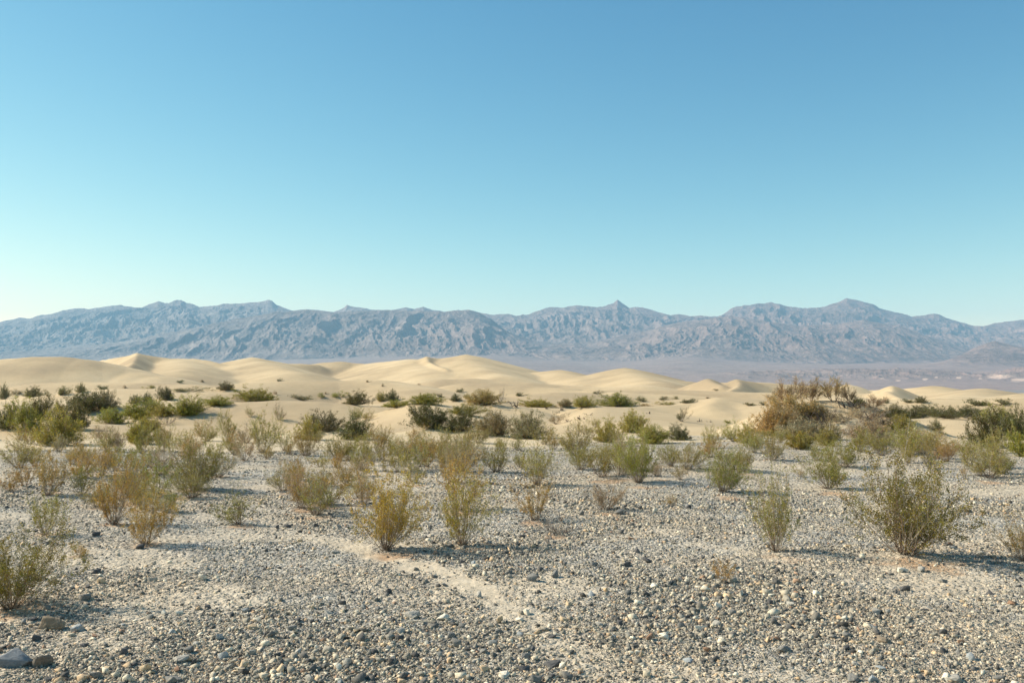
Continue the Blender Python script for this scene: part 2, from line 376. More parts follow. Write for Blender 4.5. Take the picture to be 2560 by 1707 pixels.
# ------------------------------------------------------------------ shrubs: (foot px, foot py, height px, width px, kind, tone, label)
# kinds: vase (stems showing, leafy ends), dome (leafy to the ground), sparse, dry, feather, tiny
SHR = [
 # far left cluster
 (14,1074,58,60,'dome','dark','dark green shrub cut by the left edge of the view, beside the tall dense clump'),
 (60,1080,80,74,'dome','green','tall dense green shrub of the left clump, nearest the left edge'),
 (98,1050,62,58,'dome','dark','dark shrub standing up behind the tall green left clump'),
 (138,1114,84,92,'dome','olive','olive shrub in front of the left clump, its foot on stony ground'),
 (174,1074,72,74,'dome','dark','near-black round shrub of the left clump casting a long shadow on pale sand'),
 (212,1030,48,94,'dome','dark','broad darkest green shrub at the back of the left clump'),
 (264,1022,42,44,'dome','grey','grey-green thin shrub at the right end of the left clump'),
 (8,998,34,24,'dome','grey','grey shrub on the sand at the very left edge'),
 (40,985,12,34,'tiny','grey','small low grey tuft on the sand rise at far left'),
 (80,992,24,42,'dome','dark','round dark shrub alone on the sand above the left clump'),
 (157,987,20,26,'dome','grey','grey shrub on sand between the round dark one and the bare slope'),
 (200,981,21,22,'dome','grey','upright grey-brown shrub on the sand above the left clump'),
 (120,991,9,14,'tiny','grey','tiny dull tuft beside the grey shrub on sand'),
 (257,973,10,30,'tiny','dark','low dark streak of shrub on the left sand slope'),
 (311,970,7,9,'tiny','brown','tiny brown speck of shrub alone on the smooth left slope'),
 (374,971,8,30,'tiny','green','low flat green shrub on the crest left of the upright dark bush'),
 (470,979,12,98,'tiny','grey','long low strip of grey-green scrub under the left dune'),
 (449,957,7,16,'tiny','dark','small dark tuft at the foot of the sharp-crested left dune'),
 (505,955,5,9,'tiny','dark','tiny tuft to the right of the small dark tuft under the left dune'),
 (563,976,20,36,'dome','dark','round dark shrub in the hollow below the second dune peak'),
 (698,953,8,14,'tiny','dark','small dark shrub alone on the bare slope below the second peak'),
 (412,1001,31,36,'dome','dark','upright dark shrub on the sand behind the broad green thicket'),
 (338,1009,21,32,'dome','grey','grey shrub at the back left of the broad green thicket'),
 (366,1008,24,26,'dome','dark','small dark shrub at the back of the broad green thicket'),
 (346,1048,48,84,'dome','green','wide green shrub forming the left half of the thicket left of the near sand mound'),
 (404,1042,36,54,'dome','olive','olive shrub in the middle of the thicket left of the near sand mound'),
 (462,1038,46,80,'dome','green','green shrub leaning on the left foot of the near sand mound'),
 (542,1014,22,58,'dome','olive','olive shrub on the crest line above the near sand mound'),
 (640,1003,32,90,'dome','green','wide green shrub peeking over the top of the near sand mound'),
 (276,1060,36,62,'dome','olive','low olive shrub spreading on the sand right of the left clump'),
 (352,1110,60,66,'dome','green','green shrub at the front edge of the sand, left of the V-shaped one'),
 (402,1130,68,52,'vase','green','V-shaped green shrub whose foot meets the stones'),
 (373,1078,34,46,'dome','olive','olive shrub behind the V-shaped green shrub'),
 (412,1062,22,48,'dry','dark','dark leafless twigs lying on the foot of the near sand mound'),
 (263,1130,52,60,'vase','olive','olive shrub at the stone edge under the low olive one'),
 (505,1092,46,38,'sparse','olive','thin see-through shrub in front of the bright side of the near sand mound'),
 (566,1107,76,56,'vase','olive','tall thin olive shrub against the near sand mound'),
 (584,1138,42,50,'vase','olive','small leafy shrub at the foot of the tall thin one'),
 (623,1042,28,20,'sparse','olive','tiny upright sprig on the top of the near sand mound'),
 (460,1114,38,48,'sparse','olive','pale sparse shrub left of the tall thin olive one'),
 (536,1155,52,46,'sparse','olive','thin shrub behind the bright green foreground shrub on the left'),
 (486,1227,120,134,'full','deep','bright green bushy creosote with a dark foot, left foreground'),
 (64,1152,62,78,'sparse','olive','thin olive shrub below the left clump near the left edge'),
 (91,1113,20,28,'dry','brown','small brown twiggy tuft below the left clump'),
 (146,1116,14,18,'dry','brown','small bare brown tuft right of the other one under the left clump'),
 (180,1148,30,32,'sparse','olive','little thin shrub with a dark foot in the left stones'),
 (214,1161,50,44,'vase','olive','upright olive shrub with a short shadow in the left stones'),
 (272,1164,38,34,'sparse','ochre','small thin shrub right of the upright olive one'),
 (327,1147,24,26,'sparse','ochre','tiny ochre tuft in the middle of the left stones'),
 (118,1238,112,76,'vase','ochre','tall rusty ochre shrub near the left edge'),
 (26,1228,54,50,'sparse','ochre','low rusty shrub cut by the left edge'),
 (322,1240,86,96,'sparse','ochre','loose ochre shrub behind the two tall left ones'),
 (285,1314,168,112,'vase','ochre','tall loose ochre shrub, left foreground, taller of the pair'),
 (362,1362,128,100,'vase','ochre','ochre shrub with bunched brown stems and dark shadow at its foot'),
 (113,1338,100,84,'sparse','green','thin green shrub above the big left-edge bush'),
 (30,1527,215,240,'full','deep','large green bush at the left edge with long bare branches'),
 (196,1392,36,46,'sparse','ochre','small faint shrub right of the big left-edge bush'),
 (598,1310,86,104,'sparse','green','small green shrub with bare pale stems, alone in the left foreground stones'),
 # middle
 (656,1132,96,80,'vase','green','leafy green shrub right of the tall thin one, foot among stones'),
 (697,1051,42,28,'sparse','brown','upright twiggy shrub on sand casting a thin shadow'),
 (688,985,9,10,'tiny','brown','tiny brown speck of shrub above the near sand mound'),
 (755,1000,13,52,'tiny','grey','low grey-brown strip of shrub behind the near sand mound'),
 (802,994,12,20,'tiny','green','small round green shrub behind the near sand mound'),
 (815,985,6,8,'tiny','brown','tiny brown tuft beside the small round green shrub'),
 (846,993,15,42,'tiny','green','low green shrub left of the dark bush at the mound foot'),
 (890,1013,33,62,'dome','dark','dark green bush at the right foot of the near sand mound'),
 (954,1004,24,24,'dome','olive','small upright olive shrub in the scrub row'),
 (979,1003,26,28,'dome','dark','upright dark shrub with two tops in the scrub row'),
 (990,1019,20,62,'dome','green','low green shrub in front of the two-topped one'),
 (1062,1011,25,76,'dome','green','wide green shrub on the left side of the small bright mound'),
 (1098,993,9,26,'tiny','dark','low dark strip of shrub behind the wide green one'),
 (1138,1003,17,26,'dome','dark','round dark shrub with a short shadow on the middle sand'),
 (1168,996,14,15,'tiny','grey','small grey upright shrub right of the round dark one'),
 (1149,981,10,17,'tiny','dark','little dark bush higher up the middle sand'),
 (957,966,7,8,'tiny','brown','tiny shrub with a thin shadow on the middle dune slope'),
 (920,955,5,11,'tiny','brown','tiny dull tuft high on the middle dune'),
 (1047,962,4,9,'tiny','brown','faint speck of shrub high on the middle dune, right one'),
 (1208,1014,36,78,'dome','yellow','wide yellow-green bush in the middle scrub row'),
 (1253,1006,36,22,'dry','brown','bare pointed dark bush at the right of the yellow-green one'),
 (888,1050,34,36,'vase','olive','upright shrub on sand right above the pair of dark bushes'),
 (916,1053,30,32,'sparse','olive','thin see-through shrub beside the upright one on sand'),
 (770,1100,54,60,'dome','olive','olive shrub at the left of the pair of dark bushes'),
 (812,1080,48,86,'dome','dark','wide dark green bush on the sand, left of the pair'),
 (888,1099,56,72,'dome','dark','dark green bush with a black foot, right of the pair'),
 (957,1106,40,50,'vase','olive','grey-green vase-shaped bush right of the dark pair'),
 (726,1137,38,42,'sparse','ochre','small thin ochre shrub below the dark pair'),
 (746,1200,58,48,'sparse','ochre','loose ochre shrub above the small orange rock'),
 (812,1216,48,54,'sparse','brown','brownish loose shrub just behind the small orange rock'),
 (838,1149,50,66,'vase','olive','olive shrub on the stony edge under the dark pair'),
 (798,1167,26,58,'sparse','olive','low faint shrub left of the pale grey-stemmed one'),
 (905,1177,72,68,'vase','olive','olive shrub with pale grey stems in the middle stones'),
 (957,1151,40,48,'sparse','olive','thin shrub between the grey-stemmed one and the middle tangle'),
 (1010,1148,54,72,'vase','olive','left one of the tangled shrubs in the middle stones'),
 (1062,1142,48,62,'vase','green','right one of the tangled shrubs in the middle stones'),
 (1035,1208,62,66,'sparse','olive','loose low shrub below the middle tangle'),
 (1108,1171,56,42,'vase','olive','narrow upright shrub with a black foot in the middle stones'),
 (1075,1072,60,92,'dome','dark','big dark bush on the small bright mound, left half'),
 (1152,1080,56,78,'dome','dark','big dark bush on the small bright mound, right half'),
 (1162,1037,25,80,'dome','green','green strip of shrub behind the big dark bush'),
 (1166,1149,74,76,'vase','olive','olive shrub below the big dark bush, with thin pale stems'),
 (1199,1108,42,52,'vase','olive','small olive shrub at the right foot of the big dark bush'),
 (1237,1090,56,80,'dome','grey','grey-green bush, left of the two in the middle of the sand edge'),
 (1322,1097,62,88,'dome','grey','grey-green round bush with a dark foot, middle of the sand edge'),
 (1237,1180,78,78,'vase','olive','olive vase-shaped shrub below the two grey-green bushes'),
 (1345,1212,98,88,'vase','olive','olive shrub on the gravel right of the black rock'),
 (1335,1300,104,98,'sparse','ochre','loose yellow-green shrub leaning over the gravel right of centre'),
 (900,1262,92,110,'sparse','ochre','loose ochre shrub behind the left one of the two golden bushes'),
 (968,1378,196,165,'full','gold','golden green creosote with spreading stems, left of the two in the centre foreground'),
 (1160,1366,172,150,'vase','gold','golden creosote fanning up from a narrow foot, right of the two in the centre foreground'),
 (1150,1276,126,134,'sparse','ochre','tall see-through ochre shrub behind the right golden bush'),
 (1446,1140,84,82,'vase','olive','vase-shaped olive shrub with visible stems, right of the grey-green pair'),
 (1462,1086,32,48,'sparse','olive','thin shrub on the sand behind the vase-shaped olive one'),
 (1392,1060,28,46,'sparse','brown','dry see-through shrub with a slanting shadow on sand'),
 (1518,1106,56,62,'dome','olive','olive bush with a dark foot at the sand edge right of centre'),
 (1488,1068,26,30,'sparse','olive','small thin shrub behind the olive bush with a dark foot'),
 (1586,1082,50,60,'dome','olive','olive bush with a thin top sprig, right of the dark-footed one'),
 (1570,1062,26,30,'sparse','olive','thin sprig rising behind the olive bushes right of centre'),
 (1632,1109,42,74,'dome','olive','low spreading olive shrub sloping down to the right'),
 (1540,1151,46,58,'vase','olive','olive shrub left of the tallest green one right of centre'),
 (1592,1207,124,112,'full','green','tallest green shrub right of centre, shading the stones to its right'),
 (1652,1192,54,56,'sparse','brown','dry greyish shrub touching the tallest green one'),
 (1698,1100,36,58,'dome','dark','neat round dark bush at the sand edge right of centre'),
 (1724,1174,66,88,'vase','olive','olive shrub on pale stones below the neat round bush'),
 (1785,1120,52,56,'vase','olive','upright feathery shrub right of the neat round bush'),
 (1708,1054,33,32,'vase','dark','lone little tree-like shrub with a leaning dark trunk on bare sand'),
 (1820,1058,8,15,'tiny','green','tiny green tuft on bare sand near the brushy mound'),
 (1812,1232,100,118,'full','green','wide green shrub with a dark red-brown foot, right of centre'),
 (1512,1278,82,92,'sparse','brown','dry brown shrub with a dark shadow pile at its right foot'),
 (1392,1336,36,84,'dry','brown','low mat of dry twigs left of the dry brown shrub'),
 (1676,1264,28,34,'sparse','ochre','little ochre tuft among dark stones right of centre'),
 (1812,1458,54,54,'sparse','ochre','thin rusty tuft among foreground stones on the right'),
 (1303,990,9,30,'tiny','dark','low dark shrub behind the middle scrub row'),
 (1345,1018,20,74,'dome','green','green shrub in the row behind the dead branches'),
 (1415,1018,19,34,'dome','grey','small grey-green shrub in the row right of the dead branches'),
 (1462,1018,26,58,'dome','olive','olive shrub behind the second small bright mound'),
 (1543,1017,31,88,'dome','green','widest green shrub of the right scrub row'),
 (1494,985,9,27,'tiny','dark','small dark bush on the rise above the right scrub row'),
 (1604,1004,13,26,'tiny','grey','small grey shrub with shadow right of the widest green one'),
 (1661,1000,9,29,'tiny','dark','low dark shrub above the right scrub row, left of two'),
 (1688,998,8,18,'tiny','grey','low grey shrub above the right scrub row, right of two'),
 (1668,1012,10,46,'tiny','olive','low olive strip at the crest left of the little sand cone'),
 (1722,1008,11,38,'tiny','dark','dark low shrub just left of the little sand cone'),
 (1613,1015,6,32,'tiny','yellow','yellowish low strip right of the widest green shrub'),
 (1771,996,4,15,'tiny','brown','faint tuft behind the little sand cone'),
 (1791,976,5,13,'tiny','dark','tiny dark bush below the two bright dune tips'),
 (1876,1014,8,30,'tiny','grey','low grey shrub just left of the brushy mound'),
 (1907,1013,9,20,'tiny','dark','low dark shrub touching the left side of the brushy mound'),
 # brushy mound
 (1972,1016,66,92,'feather','straw','leaning brown feathery tree, left of three on the brushy mound'),
 (2033,1003,54,54,'feather','straw','narrow V-shaped feathery tree, middle of three on the brushy mound'),
 (2088,1006,58,72,'feather','straw','feathery brown tree, right of three on the brushy mound'),
 (2122,1006,38,50,'feather','straw','fine pale brown shrub behind the right feathery tree'),
 (2186,1024,34,60,'feather','straw','airy brown shrub on the right slope of the brushy mound'),
 (1992,1054,60,116,'dome','yellow','big yellow-olive shrub covering the top left of the brushy mound'),
 (1932,1086,70,88,'dome','yellow','yellow-olive shrub on the left flank of the brushy mound'),
 (1960,1072,50,74,'dome','brown','brown-olive shrub between the two big yellow-olive ones on the mound'),
 (2000,1100,48,96,'dome','brown','brown dark shrub at the lower left of the brushy mound'),
 (2150,1012,17,30,'dome','green','small green shrub on the mound crest among dead branches'),
 (2142,1092,42,84,'sparse','brown','faint brown scrub on the sandy front of the brushy mound'),
 (2190,1112,58,98,'dome','brown','red-brown shrub at the lower right of the brushy mound'),
 (2040,1052,44,84,'dome','yellow','tan-olive shrub on the crown of the mound above the black tangle'),
 (2110,1058,40,90,'sparse','brown','thin tan scrub growing through the grey mat of dead twigs'),
 (2050,1100,44,88,'dome','brown','tan-brown shrub low on the mound just under the black tangle'),
 (2160,1052,42,92,'sparse','straw','straw-coloured wisps over the arching pile of dead branches'),
 (2206,1140,58,62,'vase','olive','olive shrub below the red-brown one, foot on stones'),
 (2272,1137,78,92,'vase','olive','broad olive shrub right of the brushy mound, foot on stones'),
 (2256,1086,44,66,'dome','olive','olive shrub behind the broad one right of the brushy mound'),
 (2326,1126,44,48,'vase','olive','smaller olive shrub right of the broad one'),
 (2070,1114,38,50,'dome','olive','small olive shrub on the sandy foot of the mound, in the middle'),
 (2006,1124,42,64,'dome','olive','olive shrub at the sandy foot of the mound, left part'),
 (1868,1108,44,54,'dome','olive','olive shrub at the left foot of the brushy mound'),
 (1886,1132,48,54,'vase','olive','olive shrub on pale stones left of the brushy mound'),
 (1934,1152,62,76,'vase','green','green shrub casting a thin shadow below the brushy mound'),
 # right
 (2215,1008,14,22,'tiny','dark','small dark shrub on sand behind the brushy mound'),
 (2272,1007,10,26,'tiny','dark','low dark strip in the hollow right of the brushy mound, left one'),
 (2305,1007,15,30,'dome','dark','dark round shrub in the hollow right of the brushy mound'),
 (2242,1048,34,64,'dome','dark','dark green shrub of the long row, next to the brushy mound'),
 (2284,1046,30,56,'dome','dark','second shrub of the long dark row from the brushy mound'),
 (2312,1036,24,40,'dome','dark','taller dark shrub in the middle of the long row'),
 (2370,1046,30,78,'dome','dark','broad dark shrub of the long row above the flat sand'),
 (2425,1040,23,56,'dome','dark','last shrub of the long dark row before the big bush'),
 (2452,1054,24,34,'dome','dark','low dark shrub tucked left of the tall dark bush'),
 (2450,1014,16,52,'tiny','dark','low dark shrub on the right far sand, left of two'),
 (2515,1013,16,60,'tiny','dark','long low dark shrub on the right far sand, right of two'),
 (2342,1078,27,32,'dome','grey','small grey-green bush alone on the flat right-hand sand'),
 (2480,1120,92,92,'dome','dark','tall dark rounded bush near the right edge'),
 (2478,1170,76,70,'vase','olive','leafy olive lower bush standing before the tall dark one'),
 (2504,1064,46,70,'dome','green','green bush behind the tall dark one'),
 (2546,1100,74,66,'dome','dark','dark bush cut by the right edge'),
 (2556,1142,66,50,'dome','green','green bush at the right edge below the dark one'),
 (2426,1167,60,42,'sparse','olive','see-through shrub left of the leafy olive lower bush'),
 (2371,1154,54,50,'vase','ochre','ochre-footed shrub left of the see-through one'),
 (2326,1172,54,32,'sparse','grey','narrow grey see-through shrub in the stones right of the mound'),
 (2070,1222,98,106,'vase','green','green fan-shaped shrub rising from a narrow dark foot'),
 (2112,1168,64,92,'vase','green','green shrub behind the fan-shaped one'),
 (2412,1190,22,18,'sparse','ochre','tiny ochre tuft in the right stones'),
 (2000,1192,26,30,'sparse','ochre','small faint tuft left of the fan-shaped shrub'),
 (1938,1383,205,134,'vase','olive','tall thin olive creosote with pale bare stems, right foreground'),
 (2278,1396,256,262,'full','deep','largest full green creosote in the right foreground, casting a black shadow'),
 (2556,1402,116,96,'sparse','ochre','thin rusty shrub cut by the right edge in the foreground'),
]
TONE = {'green': (.30, .265, .028), 'dark': (.12, .115, .026), 'olive': (.36, .30, .045), 'ochre': (.45, .28, .045), 'gold': (.47, .345, .036),
        'yellow': (.40, .285, .085), 'grey': (.27, .235, .095), 'brown': (.42, .31, .16), 'straw': (.62, .44, .21), 'deep': (.235, .205, .026)}

# thin shrubs that fill the gaps between the listed ones, named by what stands nearest
_r = np.random.default_rng(77)
_mark = [(s[0], s[1], s[6]) for s in SHR if s[3] > 44]; _used = set(s[6] for s in SHR); _n = 0; _pts = [(s[0], s[1], s[3]) for s in SHR]
for _t in range(6000):
    if _n >= 112: break
    px_ = _r.uniform(20, 2540); py_ = 1100 + 200 * _r.random() ** 1.5
    if py_ > 1215 and not (px_ < 480 or 700 < px_ < 900): continue
    if px_ > 1380 and _r.random() < .3: continue
    if min((px_ - a) ** 2 + ((py_ - b) * 2.2) ** 2 - (c * .22) ** 2 for a, b, c in _pts) < 22 ** 2: continue
    h_ = _r.uniform(28, 54) * (1 + (py_ - 1100) / 160); w0 = h_ * _r.uniform(.75, 1.3)
    tn_ = _r.choice(['olive', 'ochre', 'green', 'brown'], p=[.3, .42, .13, .15] if px_ < 900 else [.5, .16, .24, .10])
    mk_ = min(_mark, key=lambda m: (m[0] - px_) ** 2 + ((m[1] - py_) * 2) ** 2)
    dx_, dy_ = px_ - mk_[0], (py_ - mk_[1]) * 2
    pos_ = ('in front of' if dy_ > 0 else 'behind') if abs(dx_) < abs(dy_) * .6 else ('left of' if dx_ < 0 else 'right of')
    short = ' '.join(mk_[2].replace(',', '').split()[:6])
    if short.split()[-1] in ('of', 'with', 'the', 'and', 'a', 'on', 'at', 'its', 'right', 'in', 'to', 'whose', 'by'): short = ' '.join(short.split()[:5])
    if short.split()[-1] in ('of', 'with', 'the', 'and', 'a', 'on', 'at', 'its', 'right', 'in', 'to', 'whose', 'by'): short = ' '.join(short.split()[:4])
    lab_ = f"faint {dict(olive='olive', ochre='yellow-brown', green='green', brown='dry brown')[tn_]} shrub {pos_} the {short}"
    if lab_ in _used: continue
    _used.add(lab_); _n += 1; _pts.append((px_, py_, w0))
    SHR.append((px_, py_, h_, w0, 'sparse' if _r.random() < .7 else 'vase', tn_, lab_))
for s in SHR:
    if s[1] > 1180:
        X_, Y_, Z_ = at(s[0], s[1], EYE * F / (s[1] - HOR) * math.cos(PITCH) ** 2)
        SANDSPOTS.append((X_, Y_, s[3] / F * Y_ * .55))

# ------------------------------------------------------------------ ground, dunes, valley floor: one grid cut into three sheets
def litter(x, y):
    p = np.zeros_like(x)
    for bx, by, rr in SANDSPOTS:
        m = (np.abs(x - bx) < rr * 2.2) & (np.abs(y - by) < rr * 2.2)
        if m.any():
            q = np.hypot(x[m] - bx - rr * .15, y[m] - by); p[m] = np.maximum(p[m], 1 - sstep(rr * .15, rr * .95, q + (fbm(x[m] * 5, y[m] * 5, 3, 21) - .5) * rr * 1.3))
    return p
def build_ground():
    rad = np.concatenate([[0.15], np.geomspace(0.6, 4.4, 30, endpoint=False), np.geomspace(4.4, 30, 470, endpoint=False),
                          np.geomspace(30, 1200, 560, endpoint=False), np.geomspace(1200, 18000, 46)])
    ain = np.linspace(R_(-33), R_(33), 1150)
    aout = np.linspace(R_(33), R_(327), 90)[1:-1]
    ang = np.concatenate([ain, aout]); n = len(ang)
    A, Rr = np.meshgrid(ang, rad)
    X = Rr * np.sin(A); Y = Rr * np.cos(A)
    Z = ground_z(X.ravel(), Y.ravel()).reshape(X.shape) + micro(X, Y)
    S = sand_mask(X.ravel(), Y.ravel()).reshape(X.shape)
    V = np.stack([X, Y, Z], -1).reshape(-1, 3)
    i, j = np.meshgrid(np.arange(len(rad) - 1), np.arange(n), indexing='ij'); j2 = (j + 1) % n
    Fc = np.stack([i * n + j, i * n + j2, (i + 1) * n + j2, (i + 1) * n + j], -1)
    Fc = Fc[..., ::-1]
    fr = 0.5 * (rad[:-1] + rad[1:])[:, None] * np.ones(n); Sm = S[:-1]
    isd = (fr > 34); isf = fr > 1150
    Sf = S.ravel()
    for nm, m, mt in (('gravel_ground', ~isd, M_GR), ('sand_dunes', isd & ~isf, M_SA), ('valley_floor', isf, M_FL)):
        f = Fc[m].reshape(-1, 4); u, inv = np.unique(f, return_inverse=True)
        at_ = {'sand': ('FLOAT', Sf[u]), 'litter': ('FLOAT', litter(V[u, 0], V[u, 1]))} if nm == 'gravel_ground' else None
        link(nm, np_mesh(nm, V[u], inv.reshape(-1, 4), [mt], at_, True), kind='structure')
build_ground()

# ------------------------------------------------------------------ mountains
CREST = np.array([(-700,850),(-300,822),(-100,810),(0,804),(22,800),(48,794),(69,796),(99,788),(124,785),(150,777),(183,771),(219,772),(249,768),(274,764),(298,763),(329,768),(351,768),(373,761),(393,752),(410,758),(420,757),(431,752),(450,749),(463,757),(479,760),(497,768),(519,765),(548,762),(585,758),(614,757),(651,755),(669,749),(678,751),(689,762),(709,769),(731,777),(768,773),(804,776),(834,780),(860,769),(866,763),(880,766),(905,769),(923,774),(978,775),(1015,768),(1036,773),(1058,766),(1080,775),(1113,779),(1135,777),(1172,774),(1201,782),(1234,787),(1270,784),(1292,789),(1322,786),(1355,773),(1380,767),(1409,769),(1442,763),(1472,765),(1490,769),(1515,764),(1534,758),(1545,749),(1559,760),(1574,769),(1596,767),(1618,771),(1647,780),(1676,788),(1698,785),(1722,790),(1751,788),(1784,793),(1806,787),(1824,775),(1843,766),(1883,761),(1912,758),(1927,755),(1945,759),(1971,766),(2011,770),(2047,769),(2066,766),(2088,758),(2106,752),(2120,745),(2139,749),(2157,754),(2186,760),(2201,770),(2227,778),(2248,781),(2281,791),(2314,788),(2336,784),(2351,786),(2369,795),(2395,802),(2424,812),(2457,816),(2486,809),(2523,803),(2560,799),(2800,790),(3300,800)], float)
NEAR = np.array([(-700,900),(-100,885),(120,872),(250,860),(330,850),(420,832),(520,812),(600,795),(690,780),(731,778),(768,774),(804,777),(834,781),(860,779),(905,777),(960,776),(1015,777),(1060,777),(1113,779),(1135,777),(1172,774),(1201,783),(1230,800),(1270,830),(1330,850),(1400,860),(1500,850),(1600,830),(1700,805),(1751,800),(1806,792),(1830,790),(1900,800),(2000,815),(2100,810),(2160,800),(2250,815),(2350,850),(2450,880),(2560,890),(3300,900)], float)
HILL = np.array([(2250,925),(2340,908),(2369,901),(2395,888),(2417,879),(2440,868),(2468,857),(2490,853),(2520,860),(2560,868),(2650,878),(2900,850),(3300,840)], float)
BAD = np.array([(1500,962),(1650,945),(1750,936),(1850,929),(1950,924),(2050,922),(2150,920),(2250,919),(2350,924),(2430,930),(2480,926),(2520,919),(2560,914),(2700,905),(3300,900)], float)
FOOT = np.array([(-700,905),(0,902),(600,900),(1000,890),(1200,884),(1350,896),(1480,905),(1600,900),(1700,888),(1800,896),(1950,905),(2100,908),(2300,905),(2400,902),(2560,902),(3300,900)], float)
def build_mountains():
    tx = np.linspace(-0.78, 0.78, 2300); px = tx * F + 1280                  # columns by slope to the side
    D = np.concatenate([np.linspace(3600, 7600, 110, endpoint=False), np.linspace(7600, 12600, 330, endpoint=False), np.linspace(12600, 17500, 170)])
    U, DD = np.meshgrid(px, D); X = (U - 1280) / F * DD; Y = DD
    def zpix(tab, Dk):
        py = np.interp(px, tab[:, 0], tab[:, 1])[None, :]
        b = (853.5 - py) / F; c, s = math.cos(PITCH), math.sin(PITCH)
        return EYE + (s + b * c) / (c - b * s) * Dk
    zf = zpix(FOOT, 9000.0); kf = np.hanning(161); kf /= kf.sum(); zf = np.convolve(np.pad(zf[0], 80, 'edge'), kf, 'valid')[None, :]
    fan = -26 + (zf + 26) * sstep(3800, 9400, DD) * (DD / 9400) ** .6
    fan = fan + (fbm(X / 400, Y / 900, 4, 60) - .5) * 22 * sstep(4200, 6500, DD)
    H = fan.copy(); rock = np.zeros_like(H); pale = np.zeros_like(H)
    wx = (fbm(X / 1500, Y / 1500, 4, 70) - .5) * 1500; wy = (fbm(X / 1500, Y / 1500, 4, 71) - .5) * 1500
    sp = ridged((X + wx * .8) / 460, (Y + wy) / 1100, 7, 72, .58)                  # spurs that run toward the valley
    sp2 = ridged((X + wx * .4) / 150, (Y + wy * .4) / 230, 5, 90, .6)
    def rng_(tab, Dc, Lf, Lb, amp, pw, seed, fine=1.0):
        nonlocal H, rock
        jig = (fbm(X / 2200, Y * 0 + seed, 3, seed) - .5) * 1400
        foot = Dc - Lf + jig * .6 + (sp - .4) * 900 * 0
        t = np.clip((DD - foot) / (Dc - foot), 0, 1)
        tb = np.clip((DD - Dc) / Lb, 0, 1)
        zc = zpix(tab, Dc)
        env = t ** pw * (1 - sstep(0, 1, tb))
        kw = np.hanning(181); kw /= kw.sum(); zs = np.convolve(np.pad(zc[0], 90, 'edge'), kw, 'valid')[None, :]
        rel = np.maximum(zs + (zc - zs) * t ** 6 - fan, 0)
        mid = 4 * t * (1 - t) * .8 + .10
        h = rel * (env + (sp - .5) * amp * .40 * mid * (1 - tb) + (sp2 - .5) * .11 * fine * mid * (1 - tb))
        h = h + (ridged(X / 300, Y / 300, 4, seed + 5) - .5) * 26 * t * fine
        h = np.where((t <= 0), -40 * (foot - DD) / 500, h)
        Hn = fan + h
        # keep the skyline where the photograph has it
        ang_ = ((Hn - EYE) / DD).max(0); want = ((zc - EYE) / Dc)[0]
        ra = np.clip(want / np.maximum(ang_, 1e-4), .6, 1.6)
        kk_ = np.hanning(61); kk_ /= kk_.sum(); ra = np.convolve(np.pad(ra, 30, 'edge'), kk_, 'same')[30:-30]
        Hn = np.where(h > 0, fan + h * (1 + (ra - 1) * 1.0 * np.clip(zc / np.maximum(zc - fan, 1), 1, 2.2)), Hn)
        rock = np.where(Hn > H, np.clip(h / 45, 0, 1), rock); H = np.maximum(H, Hn)
    rng_(CREST, 14800, 3600, 2500, .50, .8, 201)
    rng_(NEAR, 11300, 2100, 2200, .85, .95, 211)
    rng_(HILL, 8700, 900, 900, .45, 1.0, 221, .8)
    # low badlands at the right, with a few pale clay banks
    b0 = zpix(BAD, 6600.0); e = np.exp(-((DD - 6600) / 650.0) ** 2) * (DD < 6600) + (DD >= 6600) * np.exp(-((DD - 6600) / 500.0) ** 2)
    rb = ridged(X / 160, Y / 260, 5, 240)
    hb = np.maximum(b0 - fan, 0) * e * (.45 + .75 * rb) * sstep(1500, 1900, U)
    H = np.where(fan + hb > H, fan + hb, H); rock = np.maximum(rock, np.clip(hb / 30, 0, 1) * .8)
    for cx, cy, rx, ry in ((2500,941,40,6),(2548,950,26,5),(2244,951,9,2.5),(2206,945,7,2),(2312,948,8,2.5),(2396,944,8,2.5),(2340,943,5,2),(1985,942,6,2),(2450,946,6,2)):
        pyv = HOR - (H - EYE) / DD * F
        q = ((U - cx) / rx) ** 2 + ((pyv - cy) / ry) ** 2
        bank = (np.abs(DD - 6300) < 900) * (1 - sstep(.4, 1.1, q + (fbm(X / 60, Y / 60, 3, 250) - .5) * 1.6))
        pale = np.maximum(pale, bank)
    V = np.stack([X, Y, H], -1).reshape(-1, 3); n = len(px)
    i, j = np.meshgrid(np.arange(len(D) - 1), np.arange(n - 1), indexing='ij')
    Fc = np.stack([i * n + j, i * n + j + 1, (i + 1) * n + j + 1, (i + 1) * n + j], -1).reshape(-1, 4)
    link('mountains', np_mesh('mountains', V, Fc, [M_MT], {'rock': ('FLOAT', rock), 'pale': ('FLOAT', pale)}, True), kind='structure')
build_mountains()

